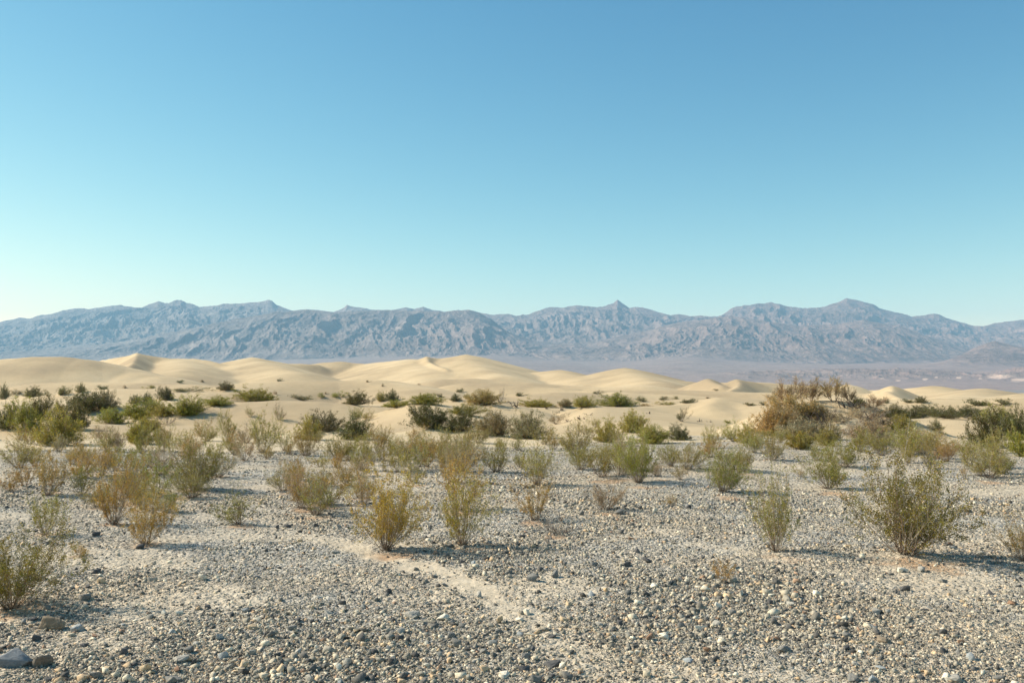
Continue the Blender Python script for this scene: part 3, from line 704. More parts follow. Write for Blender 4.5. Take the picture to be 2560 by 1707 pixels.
# ------------------------------------------------------------------ stones
from mathutils import Vector as Vec
import bmesh
def hull_stone(seed, npts, flat=.65, bevel=False):
    r = np.random.default_rng(seed)
    bm = bmesh.new()
    p = r.normal(size=(npts, 3)); p /= np.linalg.norm(p, axis=1)[:, None]
    p = np.sign(p) * np.abs(p) ** .7; p /= np.abs(p).max(1)[:, None] ** .5
    p *= r.uniform(.7, 1.0, (npts, 1)); p *= np.array([1.0, r.uniform(.5, .9), flat * r.uniform(.75, 1.25)])
    for q in p: bm.verts.new(q)
    res = bmesh.ops.convex_hull(bm, input=bm.verts)
    bmesh.ops.delete(bm, geom=[v for v in bm.verts if not v.link_faces], context='VERTS')
    if bevel:
        bmesh.ops.bevel(bm, geom=list(bm.edges), offset=.03, segments=1, affect='EDGES', clamp_overlap=True)
        bmesh.ops.triangulate(bm, faces=bm.faces)
        for v in bm.verts:
            k = fbm(np.array([v.co.x * 3 + seed]), np.array([v.co.y * 3 + v.co.z * 2.1]), 3, seed)[0] - .5
            v.co *= 1 + k * .16
    bmesh.ops.triangulate(bm, faces=bm.faces)
    bm.verts.ensure_lookup_table(); bm.verts.index_update()
    V = np.array([v.co[:] for v in bm.verts]); Fc = np.array([[v.index for v in f.verts] for f in bm.faces]); bm.free()
    return V, Fc
def stone_tints(n, r):
    pal = np.array([(.075,.074,.075),(.12,.12,.12),(.18,.176,.165),(.25,.24,.215),(.32,.30,.26),(.43,.395,.33),(.56,.53,.46),(.46,.355,.25),(.29,.20,.15)])
    pal = pal * np.array([1.48, 1.35, 1.14])
    w_ = np.array([.10,.13,.16,.18,.15,.12,.07,.07,.02]); c = pal[r.choice(len(pal), n, p=w_ / w_.sum())]
    return c * r.uniform(.85, 1.15, (n, 1))
def stones_density(x, y):
    return np.clip(fbm(x * .55, y * .55, 4, 41) * 1.5 - .35, 0.08, 1)

def rotm(ax, n):
    c, s = np.cos(ax), np.sin(ax); return c, s
def build_gravel(N):
    r = np.random.default_rng(11)
    protos = [hull_stone(300 + i, 7 + i % 4, .5 + .25 * (i % 3) / 2) for i in range(14)]
    px = r.uniform(-420, 2980, N * 2); py = 1076 + (1800 - 1076) * r.random(N * 2) ** .92
    D = EYE * F / (py - HOR); x = (px - 1280) / F * D * 1.0; y = D
    sm = sand_mask(x, y); dn = stones_density(x, y)
    keep = (r.random(N * 2) < (1 - sm) ** 1.5 * (.35 + .65 * dn) + .012)
    x, y, sm, dn = x[keep][:N], y[keep][:N], sm[keep][:N], dn[keep][:N]; n = len(x)
    px1 = y / (F * .4)                                                        # metres per rendered pixel
    size = px1 * 0.64 * (r.pareto(2.0, n) + 1.0)
    size = np.minimum(size * (.6 + .85 * dn), .017 + (.014 + .050 * dn ** 1.5) * r.random(n) ** 2.6) ; size = np.maximum(size, .006)
    z = ground_z(x, y) + micro(x, y)
    tint = stone_tints(n, r)
    yaw = r.uniform(0, 6.283, n); tilt = r.normal(0, .45, n); tilt2 = r.normal(0, .45, n)
    VV, FF, CC = [], [], []; off = 0
    which = r.integers(0, len(protos), n)
    for k, (pv, pf) in enumerate(protos):
        m = which == k; c = int(m.sum())
        if not c: continue
        v = np.repeat(pv[None], c, 0)
        def rot(v, a, i, j):
            ca, sa = np.cos(a)[:, None], np.sin(a)[:, None]; o = v.copy()
            o[..., i] = v[..., i] * ca - v[..., j] * sa; o[..., j] = v[..., i] * sa + v[..., j] * ca; return o
        v = rot(v, tilt[m], 0, 2); v = rot(v, tilt2[m], 1, 2); v = rot(v, yaw[m], 0, 1)
        v = v * size[m][:, None, None]
        v[..., 0] += x[m][:, None]; v[..., 1] += y[m][:, None]; v[..., 2] += (z[m] + size[m] * .12)[:, None]
        VV.append(v.reshape(-1, 3)); f = pf[None] + (np.arange(c) * len(pv))[:, None, None] + off
        FF.append(f.reshape(-1, 3)); CC.append(np.repeat(tint[m], len(pv), 0)); off += c * len(pv)
    me = np_mesh('gravel', np.concatenate(VV), np.concatenate(FF), [M_ST], {'tint': ('COLOR', np.concatenate(CC))})
    link('gravel', me, kind='stuff', label='loose grey and tan gravel covering the stony ground')
build_gravel(280000)

# ---- single rocks
def boulder_mesh(seed):
    v, f = hull_stone(seed, 15, .75, False); bm = bmesh.new(); vs = [bm.verts.new(q) for q in v]
    for q in f: bm.faces.new([vs[i] for i in q])
    bmesh.ops.bevel(bm, geom=list(bm.edges), offset=.06, segments=1, affect='EDGES', clamp_overlap=True)
    bmesh.ops.triangulate(bm, faces=bm.faces); bmesh.ops.subdivide_edges(bm, edges=bm.edges, cuts=2, use_grid_fill=True); bmesh.ops.triangulate(bm, faces=bm.faces)
    V = np.array([q.co[:] for q in bm.verts]); Fc = np.array([[q.index for q in g.verts] for g in bm.faces]); bm.free()
    k = ridged(V[:, 0] * 2.3 + seed, V[:, 1] * 2.3 + V[:, 2] * 1.7, 4, seed) - .4; V = V * (1 + .22 * k[:, None])
    return np_mesh('boulder', V, Fc, [M_RK], {'tint': ('COLOR', np.ones((len(V), 3)))})
BIG = [boulder_mesh(900 + i) for i in range(5)]
PROT = []
for i in range(16):
    v, f = hull_stone(500 + i, 9 + i % 5, .62 + .2 * (i % 3) / 2, True)
    me = np_mesh('rock', v, f, [M_RK], {'tint': ('COLOR', np.ones((len(v), 3)))})
    PROT.append(me)
def rock(px, py, wpx, hpx, color, label, group=None, proto=None, yaw=None, name='rock'):
    x, y, z = hit(px, py)
    k = y / F; s = wpx * k / 2 * 1.05
    o = link(name, BIG[int(px) % 5] if wpx > 37 else PROT[proto if proto is not None else int(rng.integers(0, 16))])
    o.scale = (s, s, hpx * k / 2 / .62)
    z -= hpx * k * .10; z += float(micro(np.array([x]), np.array([y]))[0])
    o.location = (x, y + s * .3, z + hpx * k * .28); o.rotation_euler = (rng.normal(0, .12), rng.normal(0, .12), yaw if yaw is not None else rng.uniform(0, 6.28))
    o.color = tuple(np.array(color) * np.array([1.38, 1.3, 1.18])) + (1,)
    o['label'] = label; o['category'] = 'rock'
    if group: o['group'] = group
    return o
GRYD, GRYM, GRYL, PALE, TAN, RUST, BRN, BLU = (.08,.08,.082), (.17,.168,.16), (.29,.28,.255), (.54,.51,.44), (.43,.34,.23), (.24,.15,.10), (.21,.17,.125), (.27,.29,.30)
HAND = [
 (828,1212,26,16,(.62,.42,.20),'small bright orange rock lying alone left of the golden bushes'),
 (1231,1210,24,15,(.03,.03,.035),'black rock alone on pale gravel behind the right golden bush'),
 (128,1568,80,40,BRN,'large brown sloping boulder at the foot of the big left-edge bush'),
 (192,1574,42,28,BLU,'pale blue-grey angular boulder right of the brown sloping one'),
 (26,1668,92,50,(.17,.185,.20),'biggest pale boulder at the lower left corner'),
 (98,1664,62,38,(.15,.13,.11),'brown boulder touching the biggest pale one at the lower left corner'),
 (210,1500,34,22,GRYM,'grey wedge-shaped stone above the pale blue-grey boulder'),
 (234,1590,30,14,RUST,'flat rusty stone below the pale blue-grey boulder'),
 (516,1518,26,22,GRYD,'dark round stone standing alone on fine gravel, left foreground'),
 (579,1538,22,16,GRYD,'small dark stone right of the dark round one'),
 (450,1655,42,24,GRYL,'light speckled stone in the lower left gravel'),
 (408,1534,26,14,PALE,'whitish flat stone left of the dark round one'),
 (334,1668,24,16,GRYD,'dark stone low in the left foreground gravel'),
 (236,1700,34,20,GRYM,'grey faceted stone at the bottom edge on the left'),
 (430,1700,44,22,GRYM,'long blue-grey stone at the bottom edge, left of centre'),
 (880,1430,22,20,GRYL,'light egg-shaped stone beside the sandy wash'),
 (836,1382,26,16,GRYL,'grey flat stone at the upper end of the sandy wash'),
 (972,1486,20,20,GRYD,'dark pointed stone on the gravel below the wash'),
 (856,1512,22,16,GRYD,'round dark stone left of the light one below the wash'),
 (822,1532,30,18,GRYL,'light wedge stone below the wash, left of the row of dark ones'),
 (744,1552,22,18,GRYD,'dark pointed stone left of the light wedge stone'),
 (815,1592,26,14,GRYD,'dark flat stone in the centre-left foreground'),
 (936,1636,26,14,GRYD,'dark low stone above the pale pair at the bottom'),
 (868,1664,22,26,GRYL,'upright grey-tan stone of the pale pair near the bottom'),
 (846,1672,20,22,PALE,'chalk-white stone leaning on the upright one near the bottom'),
 (1030,1545,38,26,GRYL,'large grey stone of the cluster above the pale twigs'),
 (1106,1545,34,24,PALE,'pale blocky stone beside a grey one, right of centre-left cluster'),
 (1128,1556,24,16,GRYM,'grey stone touching the pale blocky one'),
 (1250,1562,20,28,TAN,'upright tan stone in the middle foreground'),
 (1138,1618,34,36,GRYM,'tall blue-grey stone in the middle foreground'),
 (1165,1626,26,18,GRYD,'dark stone at the right foot of the tall blue-grey one'),
 (1228,1616,34,20,GRYL,'light stone right of the tall blue-grey one'),
 (1262,1686,30,26,PALE,'chalky white stone near the bottom, in the middle'),
 (1318,1536,24,22,PALE,'round white stone, upper half of a white pair in the centre'),
 (1302,1554,36,14,PALE,'long white stone, lower half of the white pair in the centre'),
 (1408,1548,30,18,TAN,'cream stone right of the white pair'),
 (1381,1600,26,14,GRYD,'flat dark disc-like stone below the cream one'),
 (1380,1662,44,22,GRYD,'largest dark slab in the lower middle gravel'),
 (1332,1630,22,16,GRYD,'dark lump upper left of the largest dark slab'),
 (1408,1668,22,28,PALE,'white upright stone touching the largest dark slab'),
 (1336,1702,42,28,GRYM,'grey boulder cut by the bottom edge, middle'),
 (1500,1607,24,12,GRYD,'small dark stone with a straw on it, lower middle'),
 (1551,1563,20,20,GRYD,'dark angular stone left of a small white one'),
 (1592,1564,16,16,PALE,'small white stone right of the dark angular one'),
 (1702,1568,26,22,GRYM,'grey upright stone left of the bright one'),
 (1751,1572,34,22,PALE,'brightest white stone of the right-centre foreground'),
 (1792,1558,40,20,GRYL,'flat grey stone right of the brightest white one'),
 (1826,1566,32,22,TAN,'tan angular stone right of the flat grey one'),
 (1832,1420,26,14,BLU,'bluish rounded stone above the rusty tuft'),
 (1618,1402,34,20,GRYD,'dark pile-like stone in the right-centre gravel'),
 (1570,1415,24,18,GRYD,'black round stone left of the dark pile'),
 (1476,1488,30,20,BLU,'blue-grey rounded stone in the gravel of the middle'),
 (1516,1480,20,18,(.5,.36,.22),'small orange-tan stone right of the blue-grey rounded one'),
 (1332,1452,32,22,GRYM,'grey stone in the coarse pile right of centre'),
 (1388,1440,30,22,GRYM,'second grey stone in the coarse pile right of centre'),
 (1482,1412,26,20,GRYM,'upper grey stone of the coarse pile'),
 (1853,1492,16,22,PALE,'small white upright stone in the right gravel'),
 (1882,1446,22,20,GRYL,'round grey stone below the tall thin creosote'),
 (1906,1448,22,16,GRYD,'dark stone beside the round grey one'),
 (2306,1430,24,24,GRYL,'rounded grey stone below the largest green creosote'),
 (2260,1434,34,16,PALE,'pale wedge stone left of the rounded grey one'),
 (2358,1455,32,18,GRYM,'dark-grey low stone right below the largest green creosote'),
 (2265,1474,34,16,GRYD,'dark flat stone in the right foreground'),
 (2475,1484,32,20,GRYD,'dark stone with a black shadow, right foreground'),
 (2385,1372,30,18,GRYL,'light stone inside the black shadow of the largest creosote'),
 (2378,1360,22,12,RUST,'rusty stone above the light one in the shadow'),
 (2532,1512,24,16,RUST,'brown stone near the right edge'),
 (2178,1570,36,18,GRYL,'light flat stone in the right foreground gravel'),
 (2210,1608,40,22,BRN,'brown-grey slab in the lower right gravel'),
 (2254,1612,26,22,TAN,'tan stone right of the brown-grey slab'),
 (2358,1632,24,18,GRYD,'dark stone in the lower right gravel'),
 (2392,1698,50,28,GRYL,'big grey stone at the bottom edge on the right'),
 (2366,1696,22,26,PALE,'pale upright stone touching the big grey bottom one'),
 (2132,1700,44,26,GRYM,'grey boulder at the bottom edge, right of centre'),
 (1962,1628,38,20,GRYM,'grey-brown rounded stone at the edge of a sandy patch'),
 (2000,1648,22,14,PALE,'white stone below the grey-brown rounded one'),
 (1993,1484,26,20,RUST,'rusty brown stone in the right-centre gravel'),
 (2205,1680,30,18,BLU,'pale bluish stone low in the right foreground'),
 (1546,1283,34,16,GRYM,'grey stone at the shadowed foot of the dry brown shrub'),
 (1638,1280,18,14,PALE,'white stone beside a dark one, right of the dry brown shrub'),
 (1722,1272,18,14,GRYD,'small dark stone on fine gravel, above the tall thin creosote'),
 (718,1318,24,14,GRYD,'pair-like dark stone on the fine gravel left of the wash'),
 (694,1322,18,14,GRYD,'dark stone left of the pair-like one on fine gravel'),
 (788,1318,14,12,GRYD,'single small dark stone between wash and fine gravel'),
 (240,1338,28,14,GRYD,'dark stone in the stones left of the bunched-stem shrub'),
 (346,1372,30,16,GRYD,'dark stone in the shadow of the bunched-stem shrub'),
 (240,1430,26,18,GRYD,'dark brown stone between the left-edge bush and the bunched-stem shrub'),
]
for h_ in HAND: rock(*h_)
LM = [(s[0], s[1]) for s in HAND]
# the remaining largest stones, placed freely; described by tone and by the nearest landmark
MARK = [(968,1385,'the left golden bush'),(1160,1372,'the right golden bush'),(2278,1405,'the largest green creosote'),(1938,1388,'the tall thin creosote'),
        (1512,1282,'the dry brown shrub'),(24,1535,'the big left-edge bush'),(598,1315,'the small shrub with bare pale stems'),(362,1366,'the bunched-stem shrub'),
        (486,1232,'the bright green left shrub'),(1812,1236,'the wide green dark-footed shrub'),(1310,1545,'the white stone pair'),(1751,1572,'the brightest white stone'),
        (1812,1460,'the thin rusty tuft'),(1380,1662,'the largest dark slab'),(2210,1608,'the brown-grey slab'),(1138,1618,'the tall blue-grey stone'),
        (846,1670,'the chalk-white leaning stone'),(450,1655,'the light speckled stone'),(516,1518,'the dark round stone'),(1230,1480,'the lower end of the sandy wash'),
        (2392,1698,'the big grey bottom-edge stone'),(70,1660,'the lower-left boulders'),(2475,1484,'the black-shadowed right stone'),(1040,1545,'the pale twigs'),
        (1335,1305,'the leaning yellow-green shrub'),(660,1600,'the bare lower-left gravel'),(1600,1480,'the middle gravel'),(2060,1520,'the reddish right-hand gravel'),
        (880,1430,'the light egg-shaped stone'),(1560,1700,'the bottom edge, right of the middle')]
seen = {}
tones = [(GRYD,'dark grey'),(GRYM,'mid grey'),(GRYL,'light grey'),(TAN,'tan'),(PALE,'whitish'),(BLU,'bluish grey'),(RUST,'reddish brown')]
tp = np.array([.27,.26,.2,.1,.06,.07,.04]); tp /= tp.sum()
pts = [(h_[0], h_[1]) for h_ in HAND]; cnt = 0; tries = 0
rg = np.random.default_rng(23)
while cnt < 205 and tries < 20000:
    tries += 1
    px = rg.uniform(5, 2555); py = 1240 + 465 * rg.random() ** .6
    if min((px - a) ** 2 + ((py - b) * 1.6) ** 2 for a, b in pts) < (34 - 14 * (1707 - py) / 460) ** 2: continue
    X_ = np.array([(px - 1280) / F * EYE * F / (py - HOR)]); Y_ = np.array([EYE * F / (py - HOR)])
    if sand_mask(X_, Y_)[0] > .45 or rg.random() > stones_density(X_, Y_)[0] * 1.2: continue
    real = rg.uniform(.042, .078) * (1 + .25 * (rg.random() < .12))
    wpx = real / Y_[0] * F
    (c, tn) = tones[rg.choice(7, p=tp)]
    mk = min(MARK, key=lambda m: (m[0] - px) ** 2 + ((m[1] - py) * 1.5) ** 2)
    dx, dy = px - mk[0], (py - mk[1]) * 1.5; dist = math.hypot(dx, dy)
    vert = 'below' if dy > 0 else 'above'; side = 'left of' if dx < 0 else 'right of'
    pos = vert if abs(dx) < abs(dy) * .45 else (side if abs(dy) < abs(dx) * .45 else vert + ' and ' + side)
    far = 'just ' if dist < 75 else ('' if dist < 170 else 'well ')
    ratio = rg.uniform(.5, .85); shp = 'flat' if ratio < .6 else ('angular' if ratio < .74 else 'blocky')
    lab = f'{tn} {shp} stone {far}{pos} {mk[2]}'
    if seen.get(lab): continue
    seen[lab] = 1
    rock(px, py, wpx, wpx * ratio, np.array(c) * rg.uniform(.85, 1.2), lab, 'larger single stones scattered over the gravel')
    pts.append((px, py)); cnt += 1

# ------------------------------------------------------------------ shrub meshes (unit height, unit width)
class Twigs:
    def __init__(s): s.V = []; s.F = []; s.C = []; s.n = 0
    def add(s, P, r0, r1, col):
        """three-sided tapering twig along the points P (k,3)"""
        k = len(P); P = np.asarray(P); T = np.gradient(P, axis=0); T /= np.linalg.norm(T, axis=1)[:, None] + 1e-9
        up = np.array([.3, .2, .93]) if abs(T[0, 2]) < .9 else np.array([1., 0, 0])
        A = np.cross(T, up); A /= np.linalg.norm(A, axis=1)[:, None] + 1e-9; B = np.cross(T, A)
        rr = np.linspace(r0, r1, k)[:, None]
        ring = np.stack([P + rr * (A * math.cos(q) + B * math.sin(q)) for q in (0, 2.094, 4.189)], 1)
        s.V.append(ring.reshape(-1, 3))
        idx = np.arange(k - 1)[:, None] * 3
        for a, b in ((0, 1), (1, 2), (2, 0)):
            q = np.stack([idx[:, 0] + a, idx[:, 0] + b, idx[:, 0] + 3 + b, idx[:, 0] + 3 + a], -1) + s.n
            s.F.append(q)
        s.C.append(np.tile(col, (k * 3, 1))); s.n += k * 3
    def arr(s): return np.concatenate(s.V), np.concatenate(s.F), np.concatenate(s.C)
def curve(p, d, L, k, r, bend=.25, grav=.0, wob=.08):
    P = [np.array(p, float)]; d = np.array(d, float); d /= np.linalg.norm(d)
    for i in range(k):
        d = d + np.array([0, 0, bend / k]) + r.normal(0, wob, 3) - np.array([0, 0, grav / k]); d /= np.linalg.norm(d)
        P.append(P[-1] + d * L / k)
    return np.array(P)
def make_shrub(kind, seed):
    r = np.random.default_rng(seed); tw = Twigs(); LP = []; LN = []
    cfg = dict(vase=dict(n=36, lo=2, hi=60, leaf=15000, ls=.0092, start=.26, tr=.0045), dome=dict(n=64, lo=3, hi=86, leaf=22000, ls=.017, start=.18, tr=.006),
               full=dict(n=54, lo=2, hi=64, leaf=27000, ls=.0088, start=.24, tr=.0040), sparse=dict(n=22, lo=2, hi=52, leaf=6500, ls=.0095, start=.30, tr=.0045), dry=dict(n=26, lo=30, hi=88, leaf=60, ls=.012, start=.4, tr=.009),
               feather=dict(n=13, lo=4, hi=62, leaf=8500, ls=.0115, start=.4, tr=.010), tiny=dict(n=14, lo=5, hi=88, leaf=1400, ls=.045, start=.1, tr=.012))[kind]
    seg = []; a0 = r.uniform(0, 6.28); lop = r.uniform(.08, .34); ns = int(cfg['n'] * r.uniform(.7, 1.25)); cfg['n'] = ns
    for i in range(cfg['n']):
        a = 6.283 * (i + r.random()) / cfg['n'] * 2.618; tilt = R_(cfg['lo'] + (cfg['hi'] - cfg['lo']) * r.random() ** .75)
        d = (math.sin(tilt) * math.cos(a), math.sin(tilt) * math.sin(a), math.cos(tilt))
        L = r.uniform(.72, 1.08) * (1.0 - .22 * math.sin(tilt)) * (1.12 if r.random() < .15 else 1)
        if kind == 'dome': L *= r.uniform(.9, 1.0)
        if kind == 'sparse': L *= r.uniform(.65, 1.1)
        L *= 1 + lop * math.cos(a - a0) * (.4 + math.sin(tilt))
        base = np.array([math.cos(a), math.sin(a), 0]) * r.uniform(0, .07)
        P = curve(base, d, L, 9, r, bend=.5 if kind != 'dome' else .25, wob=.06 if kind != 'feather' else .12)
        g = r.uniform(.8, 1.15); brown = np.array([.27, .19, .125]) if kind not in ('dry',) else np.array([.13, .105, .09])
        pale = np.array([.46, .40, .31]) if kind != 'feather' else np.array([.30, .21, .14])
        col = (brown if r.random() < .55 else pale) * g
        tw.add(P, cfg['tr'] * r.uniform(.8, 1.3), cfg['tr'] * .35, col)
        nb = int(r.integers(6, 10)) if kind != 'feather' else 16
        for b in range(nb):
            t = cfg['start'] * .8 + (1 - cfg['start'] * .8) * (b + r.random()) / nb
            q = t * 9; k = min(int(q), 8); p0 = P[k] + (P[k + 1] - P[k]) * (q - k); dd = P[k + 1] - P[k]
            dd = dd / np.linalg.norm(dd) + r.normal(0, .5, 3); dd[2] += .15
            L2 = L * r.uniform(.16, .36) * (1.25 - .5 * t)
            if kind == 'feather': L2 *= 1.5
            Q = curve(p0, dd, L2, 4, r, bend=.35, wob=.12); tw.add(Q, cfg['tr'] * .45, cfg['tr'] * .2, col * .95)
            seg.append((Q, 1.0))
            for c in range(3 if kind != 'feather' else 6):
                kk = int(r.integers(1, 4)); d3 = Q[kk + 1] - Q[kk]; d3 = d3 / np.linalg.norm(d3) + r.normal(0, .55, 3)
                S = curve(Q[kk], d3, L2 * r.uniform(.35, .75), 3, r, bend=.2, wob=.12); tw.add(S, cfg['tr'] * .3, cfg['tr'] * .15, col * .95)
                seg.append((S, 1.2))
    if kind != 'tiny' and kind != 'feather' and kind != 'dry':                                     # dead twigs about the foot, coloured dark to deepen the shade there
        for i in range(34 if kind != 'sparse' else 16):
            a = r.uniform(0, 6.28); ti = R_(r.uniform(25, 88)); d = (math.sin(ti) * math.cos(a), math.sin(ti) * math.sin(a), math.cos(ti) + .05)
            tw.add(curve((math.cos(a) * .03, math.sin(a) * .03, .004), d, r.uniform(.10, .32), 5, r, bend=.1, wob=.22), .004, .0015, np.array([.15, .11, .08]) * r.uniform(.5, 1.6))
    # leaves sit in little sprays along the twigs
    sp = r.choice(len(seg), cfg['leaf'], p=np.array([s[1] for s in seg]) / sum(s[1] for s in seg))
    shoot = r.random(len(seg)); shoot = np.clip((shoot - .10) * 2.0, 0, 1)          # some twigs stay bare
    C0, tint = [], []
    shade = r.uniform(.72, 1.3, len(seg)); warm = r.normal(0, .1, len(seg))
    for i in sp:
        if r.random() > shoot[i] + .08: continue
        S = seg[i][0]; q = r.random() ** .75 * (len(S) - 1); k = min(int(q), len(S) - 2)
        C0.append(S[k] + (S[k + 1] - S[k]) * (q - k) + r.normal(0, cfg['ls'] * 1.7, 3))
        tint.append(shade[i] * r.uniform(.75, 1.25) * np.array([1 + warm[i], 1, 1 - warm[i]]))
    C0 = np.array(C0); m = len(C0); tint = np.array(tint)
    u = r.normal(size=(m, 3)); u[:, 2] += .35; u /= np.linalg.norm(u, axis=1)[:, None]; v = np.cross(u, r.normal(size=(m, 3))); v /= np.linalg.norm(v, axis=1)[:, None]
    ls = cfg['ls'] * r.uniform(.6, 1.35, (m, 1)); a = u * ls; b = v * ls * .55
    LV = np.stack([C0 - a, C0 + b, C0 + a, C0 - b], 1).reshape(-1, 3); LF = np.arange(m * 4).reshape(-1, 4)
    TV, TF, TC = tw.arr()
    lo = np.percentile(LV if kind != 'dry' else TV, 1.0, axis=0); hi = np.percentile(LV if kind != 'dry' else TV, 99.0, axis=0)
    sc_ = np.array([1 / (hi[0] - lo[0]), 1 / (hi[1] - lo[1]), 1 / hi[2]]); 
    cen = np.array([(hi[0] + lo[0]) / 2 * .4, (hi[1] + lo[1]) / 2 * .4, 0])
    LV = (LV - cen) * sc_; TV = (TV - cen) * sc_; LV[:, 2] = np.maximum(LV[:, 2], .004)
    stem = np_mesh('stems', TV, TF, [M_TW], {'tint': ('COLOR', TC)})
    leaf = np_mesh('foliage', LV, LF, [M_LF], {'tint': ('COLOR', np.repeat(tint, 4, 0))})
    both = None
    if kind == 'tiny':
        both = np_mesh('scrub', np.concatenate([LV, TV]), np.concatenate([LF, TF + len(LV)]), [M_LF, M_TW], {'tint': ('COLOR', np.concatenate([np.repeat(tint, 4, 0), TC]))},
                       matidx=np.concatenate([np.zeros(len(LF)), np.ones(len(TF))]))
    return stem, leaf, both
LIB = {k: [make_shrub(k, 1000 + 37 * i + 1000 * q) for i in range(n)] for q, (k, n) in enumerate((('vase', 9), ('full', 5), ('dome', 8), ('sparse', 7), ('dry', 2), ('feather', 4), ('tiny', 4)))}
NM = {'vase': 'creosote_bush', 'full': 'creosote_bush', 'dome': 'desert_shrub', 'sparse': 'desert_shrub', 'dry': 'dry_bush', 'feather': 'mesquite_tree', 'tiny': 'desert_shrub'}
GRP = {'vase': 'creosote bushes on the stony flat', 'full': 'creosote bushes on the stony flat', 'dome': 'leafy shrubs along the sand edge', 'sparse': 'thin see-through shrubs', 'dry': 'leafless twiggy tufts',
       'feather': 'feathery trees on the brushy mound', 'tiny': 'small distant shrubs on the dunes'}
rs = np.random.default_rng(5)
for i, (px, py, h, w_, kind, tone, lab) in enumerate(SHR):
    x, y, z = hit(px, py)
    H_ = 1.08 * h * y / F; W_ = (1.16 if w_ < 110 else 1.0) * w_ * y / F
    c = np.array(TONE[tone]) * rs.uniform(.9, 1.12); c = c * (1 + rs.normal(0, .05, 3))
    stem, leaf, both = LIB[kind][i % len(LIB[kind])]
    if both is not None:
        r = link(NM[kind], both); r.color = tuple(c) + (1,)
    else:
        r = link(NM[kind], None); r.empty_display_size = .2
        a = link('stems', stem, r); b = link('foliage', leaf, r); b.color = tuple(c) + (1,)
    r.location = (x, y + min(W_ * .12, .3), z - .012 * H_); r.scale = (W_, W_ * rs.uniform(.85, 1.1), H_)
    r.rotation_euler = (0, 0, rs.choice([0, math.pi]) + rs.normal(0, .35) if w_ > h * 1.35 else rs.uniform(0, 6.28))
    if W_ > H_ * 1.3 and both is not None: r.scale = (W_, min(W_, H_ * 2.2), H_)
    if kind in ('vase', 'sparse', 'full'): r.rotation_euler = (rs.normal(0, .07), rs.normal(0, .07), r.rotation_euler[2])
    r['label'] = lab; r['category'] = 'tree' if kind == 'feather' else 'shrub'; r['group'] = GRP[kind]

# ------------------------------------------------------------------ dead wood
def branchwork(name, px, py, wpx, hpx, n, col, label, seed, thick=.02, arch=0.0, spread=60, lean=0.0):
    r = np.random.default_rng(seed); x, y, z = hit(px, py); W_ = wpx * y / F; H_ = hpx * y / F
    tw = Twigs()
    for i in range(n):
        a = r.uniform(0, 6.28); ti = R_(r.uniform(8, spread)); d = np.array([math.sin(ti) * math.cos(a) + lean, math.sin(ti) * math.sin(a) * .6, math.cos(ti)])
        p = np.array([r.uniform(-.35, .35) * W_, r.uniform(-.2, .2) * W_, 0])
        L = r.uniform(.5, 1.0) * max(W_ * .5, H_)
        P = curve(p, d, L, 7, r, bend=-arch, wob=.16); cc = np.array(col) * r.uniform(.7, 1.3)
        tw.add(P, thick * r.uniform(.6, 1.2), thick * .3, cc)
        for b in range(3):
            k = int(r.integers(2, 7)); dd = P[k] - P[k - 1]; dd = dd / np.linalg.norm(dd) + r.normal(0, .5, 3)
            tw.add(curve(P[k], dd, L * r.uniform(.2, .5), 4, r, bend=-arch * .5, wob=.16), thick * .45, thick * .15, cc)
    V, Fc, C = tw.arr(); s = H_ / max(np.percentile(V[:, 2], 98), .01); V[:, 2] = np.maximum(V[:, 2] * s, -.02)
    o = link(name, np_mesh(name, V, Fc, [M_TW], {'tint': ('COLOR', C)})); o.location = (x, y, z); o['label'] = label; o['category'] = 'dead wood'; o['group'] = 'dead branches on the sand'
    return o
DK = (.10, .075, .06); GY = (.27, .225, .175); WH = (.5, .46, .38)
branchwork('dead_branches', 2050, 1070, 76, 46, 46, DK, 'black tangle of dead twigs in the hollow of the brushy mound', 1, .014, .6, 75)
branchwork('dead_branches', 2100, 1048, 100, 24, 30, GY, 'grey mat of fine dead twigs over the bare top of the mound', 2, .012, .9, 85)
branchwork('dead_branches', 2176, 1062, 100, 40, 44, (.20,.155,.115), 'arching pile of dead branches falling down the right side of the mound', 3, .016, 1.5, 70, .35)
branchwork('dead_branches', 2122, 1020, 66, 26, 22, DK, 'dark knotted dead branches on the crest of the mound', 4, .022, .7, 80)
branchwork('dead_branches', 2086, 1076, 40, 20, 7, WH, 'bleached white branch on the sandy front of the mound', 5, .028, 1.2, 80, .3)
branchwork('dead_branches', 2160, 1090, 60, 26, 20, (.15,.12,.09), 'brown broken twigs under the arching dead pile', 6, .012, .9, 80)
branchwork('dead_branches', 1287, 1018, 20, 16, 5, DK, 'leaning dark dead branch at the left end of the row on sand', 7, .03, .4, 60)
branchwork('dead_branches', 1405, 1026, 18, 11, 4, DK, 'short dark stump of branches below the scrub row', 8, .035, .3, 50)
branchwork('dead_branches', 1365, 1022, 16, 6, 4, DK, 'low black sticks left of the short stump', 9, .03, .8, 80)
branchwork('dead_branches', 1390, 1034, 26, 8, 6, GY, 'grey sticks on bright sand below the short stump', 10, .02, .8, 85)
branchwork('dead_branches', 1422, 1053, 30, 6, 7, DK, 'dark sticks lying on bright sand behind the see-through dry shrub', 11, .02, .9, 85)
branchwork('dead_branches', 1454, 1048, 18, 9, 5, (.12,.07,.05), 'reddish curled stick beside the dark sticks', 12, .025, .8, 80)
branchwork('dead_branches', 1470, 1038, 22, 6, 3, (.16,.13,.10), 'thin curved stick on the bright side of the small mound', 13, .015, .8, 85)
branchwork('dead_branches', 1621, 1034, 12, 5, 4, DK, 'short black stick lying on the bare slope', 14, .035, .8, 85)
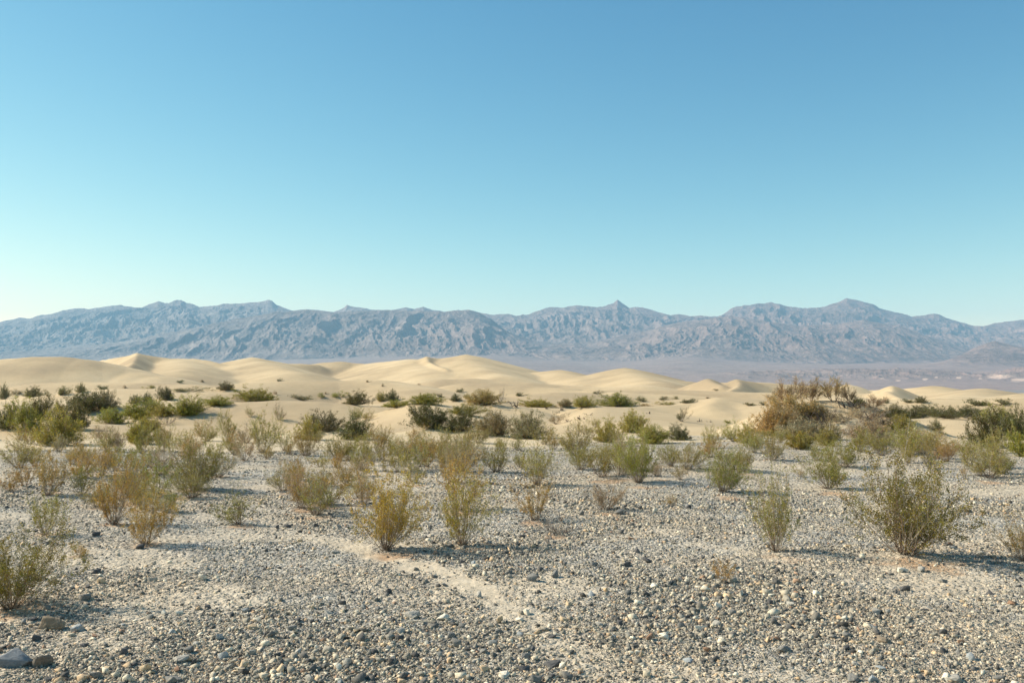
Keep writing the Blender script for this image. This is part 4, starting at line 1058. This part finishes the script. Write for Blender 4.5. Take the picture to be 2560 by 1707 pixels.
branchwork('dead_branches', 1748, 1054, 20, 8, 6, DK, 'dark twisted roots on sand right of the lone little tree', 15, .03, .8, 85)
branchwork('dead_branches', 1775, 1055, 16, 5, 5, DK, 'low broken roots right of the dark twisted ones', 16, .02, .8, 85)
branchwork('dead_branches', 1600, 1052, 36, 4, 4, (.3,.25,.2), 'long thin straw-like stick on sand left of the lone little tree', 17, .01, .9, 88)

def straw(px, py, lpx, ang, label, col=(.62, .54, .40), th=.0035):
    x, y, z = hit(px, py); L = lpx * y / F; r = np.random.default_rng(int(px)); tw = Twigs()
    a = R_(ang); tw.add(curve((0, 0, .02), (math.cos(a), math.sin(a), .04), L, 6, r, bend=-.05, wob=.08), th, th * .5, np.array(col))
    tw.add(curve((0, 0, .02), (math.cos(a + .5), math.sin(a + .5), .03), L * .5, 4, r, bend=0, wob=.1), th * .8, th * .4, np.array(col))
    V, Fc, C = tw.arr()
    o = link('dry_stick', np_mesh('dry_stick', V, Fc, [M_TW], {'tint': ('COLOR', C)}))
    o.location = (x, y, z + .03); o['label'] = label; o['category'] = 'stick'; o['group'] = 'pale dry sticks on the gravel'
straw(1015, 1572, 70, 12, 'pale forked stick among stones of the centre-left cluster', th=.005)
straw(1070, 1552, 46, -20, 'thin pale stick right of the forked one')
straw(588, 1690, 40, -35, 'short bleached stick at the bottom edge, left of centre', th=.006)
straw(600, 1552, 18, -25, 'small white splinter near the small dark stone', th=.006)
straw(1490, 1598, 50, -25, 'pale straw lying over a small dark stone')
straw(1540, 1602, 60, 5, 'long pale straw right of the small dark stone')
straw(1780, 1608, 60, -45, 'long pale stick in the lower right gravel')
straw(1310, 1604, 30, -20, 'cream stick above the dark disc-like stone', th=.008)
straw(1840, 1500, 44, 60, 'orange-tan stick below the small white upright stone', (.5,.36,.24), .006)
straw(1200, 1372, 70, -5, 'thin fallen twig right of the right golden bush', (.45,.33,.22))
straw(180, 1450, 60, 40, 'long bare twig beside the big left-edge bush', (.3,.26,.2), .005)
straw(706, 1552, 16, -60, 'short yellowish splinter left of the dark pointed stone', th=.005)

# ------------------------------------------------------------------ air
bm = bmesh.new(); bmesh.ops.create_cube(bm, size=1.0)
me = bpy.data.meshes.new('haze'); bm.to_mesh(me); bm.free()
hz = link('haze', me, kind='stuff', label='thin blue desert air between the dunes and the mountains')
hz.scale = (37000, 37000, 1560); hz.location = (0, 0, -70 + 780)
t = NT('haze_air'); pv = t.n('VolumePrincipled'); pv.inputs['Color'].default_value = (.42, .76, 1.0, 1); pv.inputs['Density'].default_value = 4.6e-5
pv.inputs['Anisotropy'].default_value = 0.0
t.l(pv.outputs[0], t.out.inputs[1]); me.materials.append(t.m)
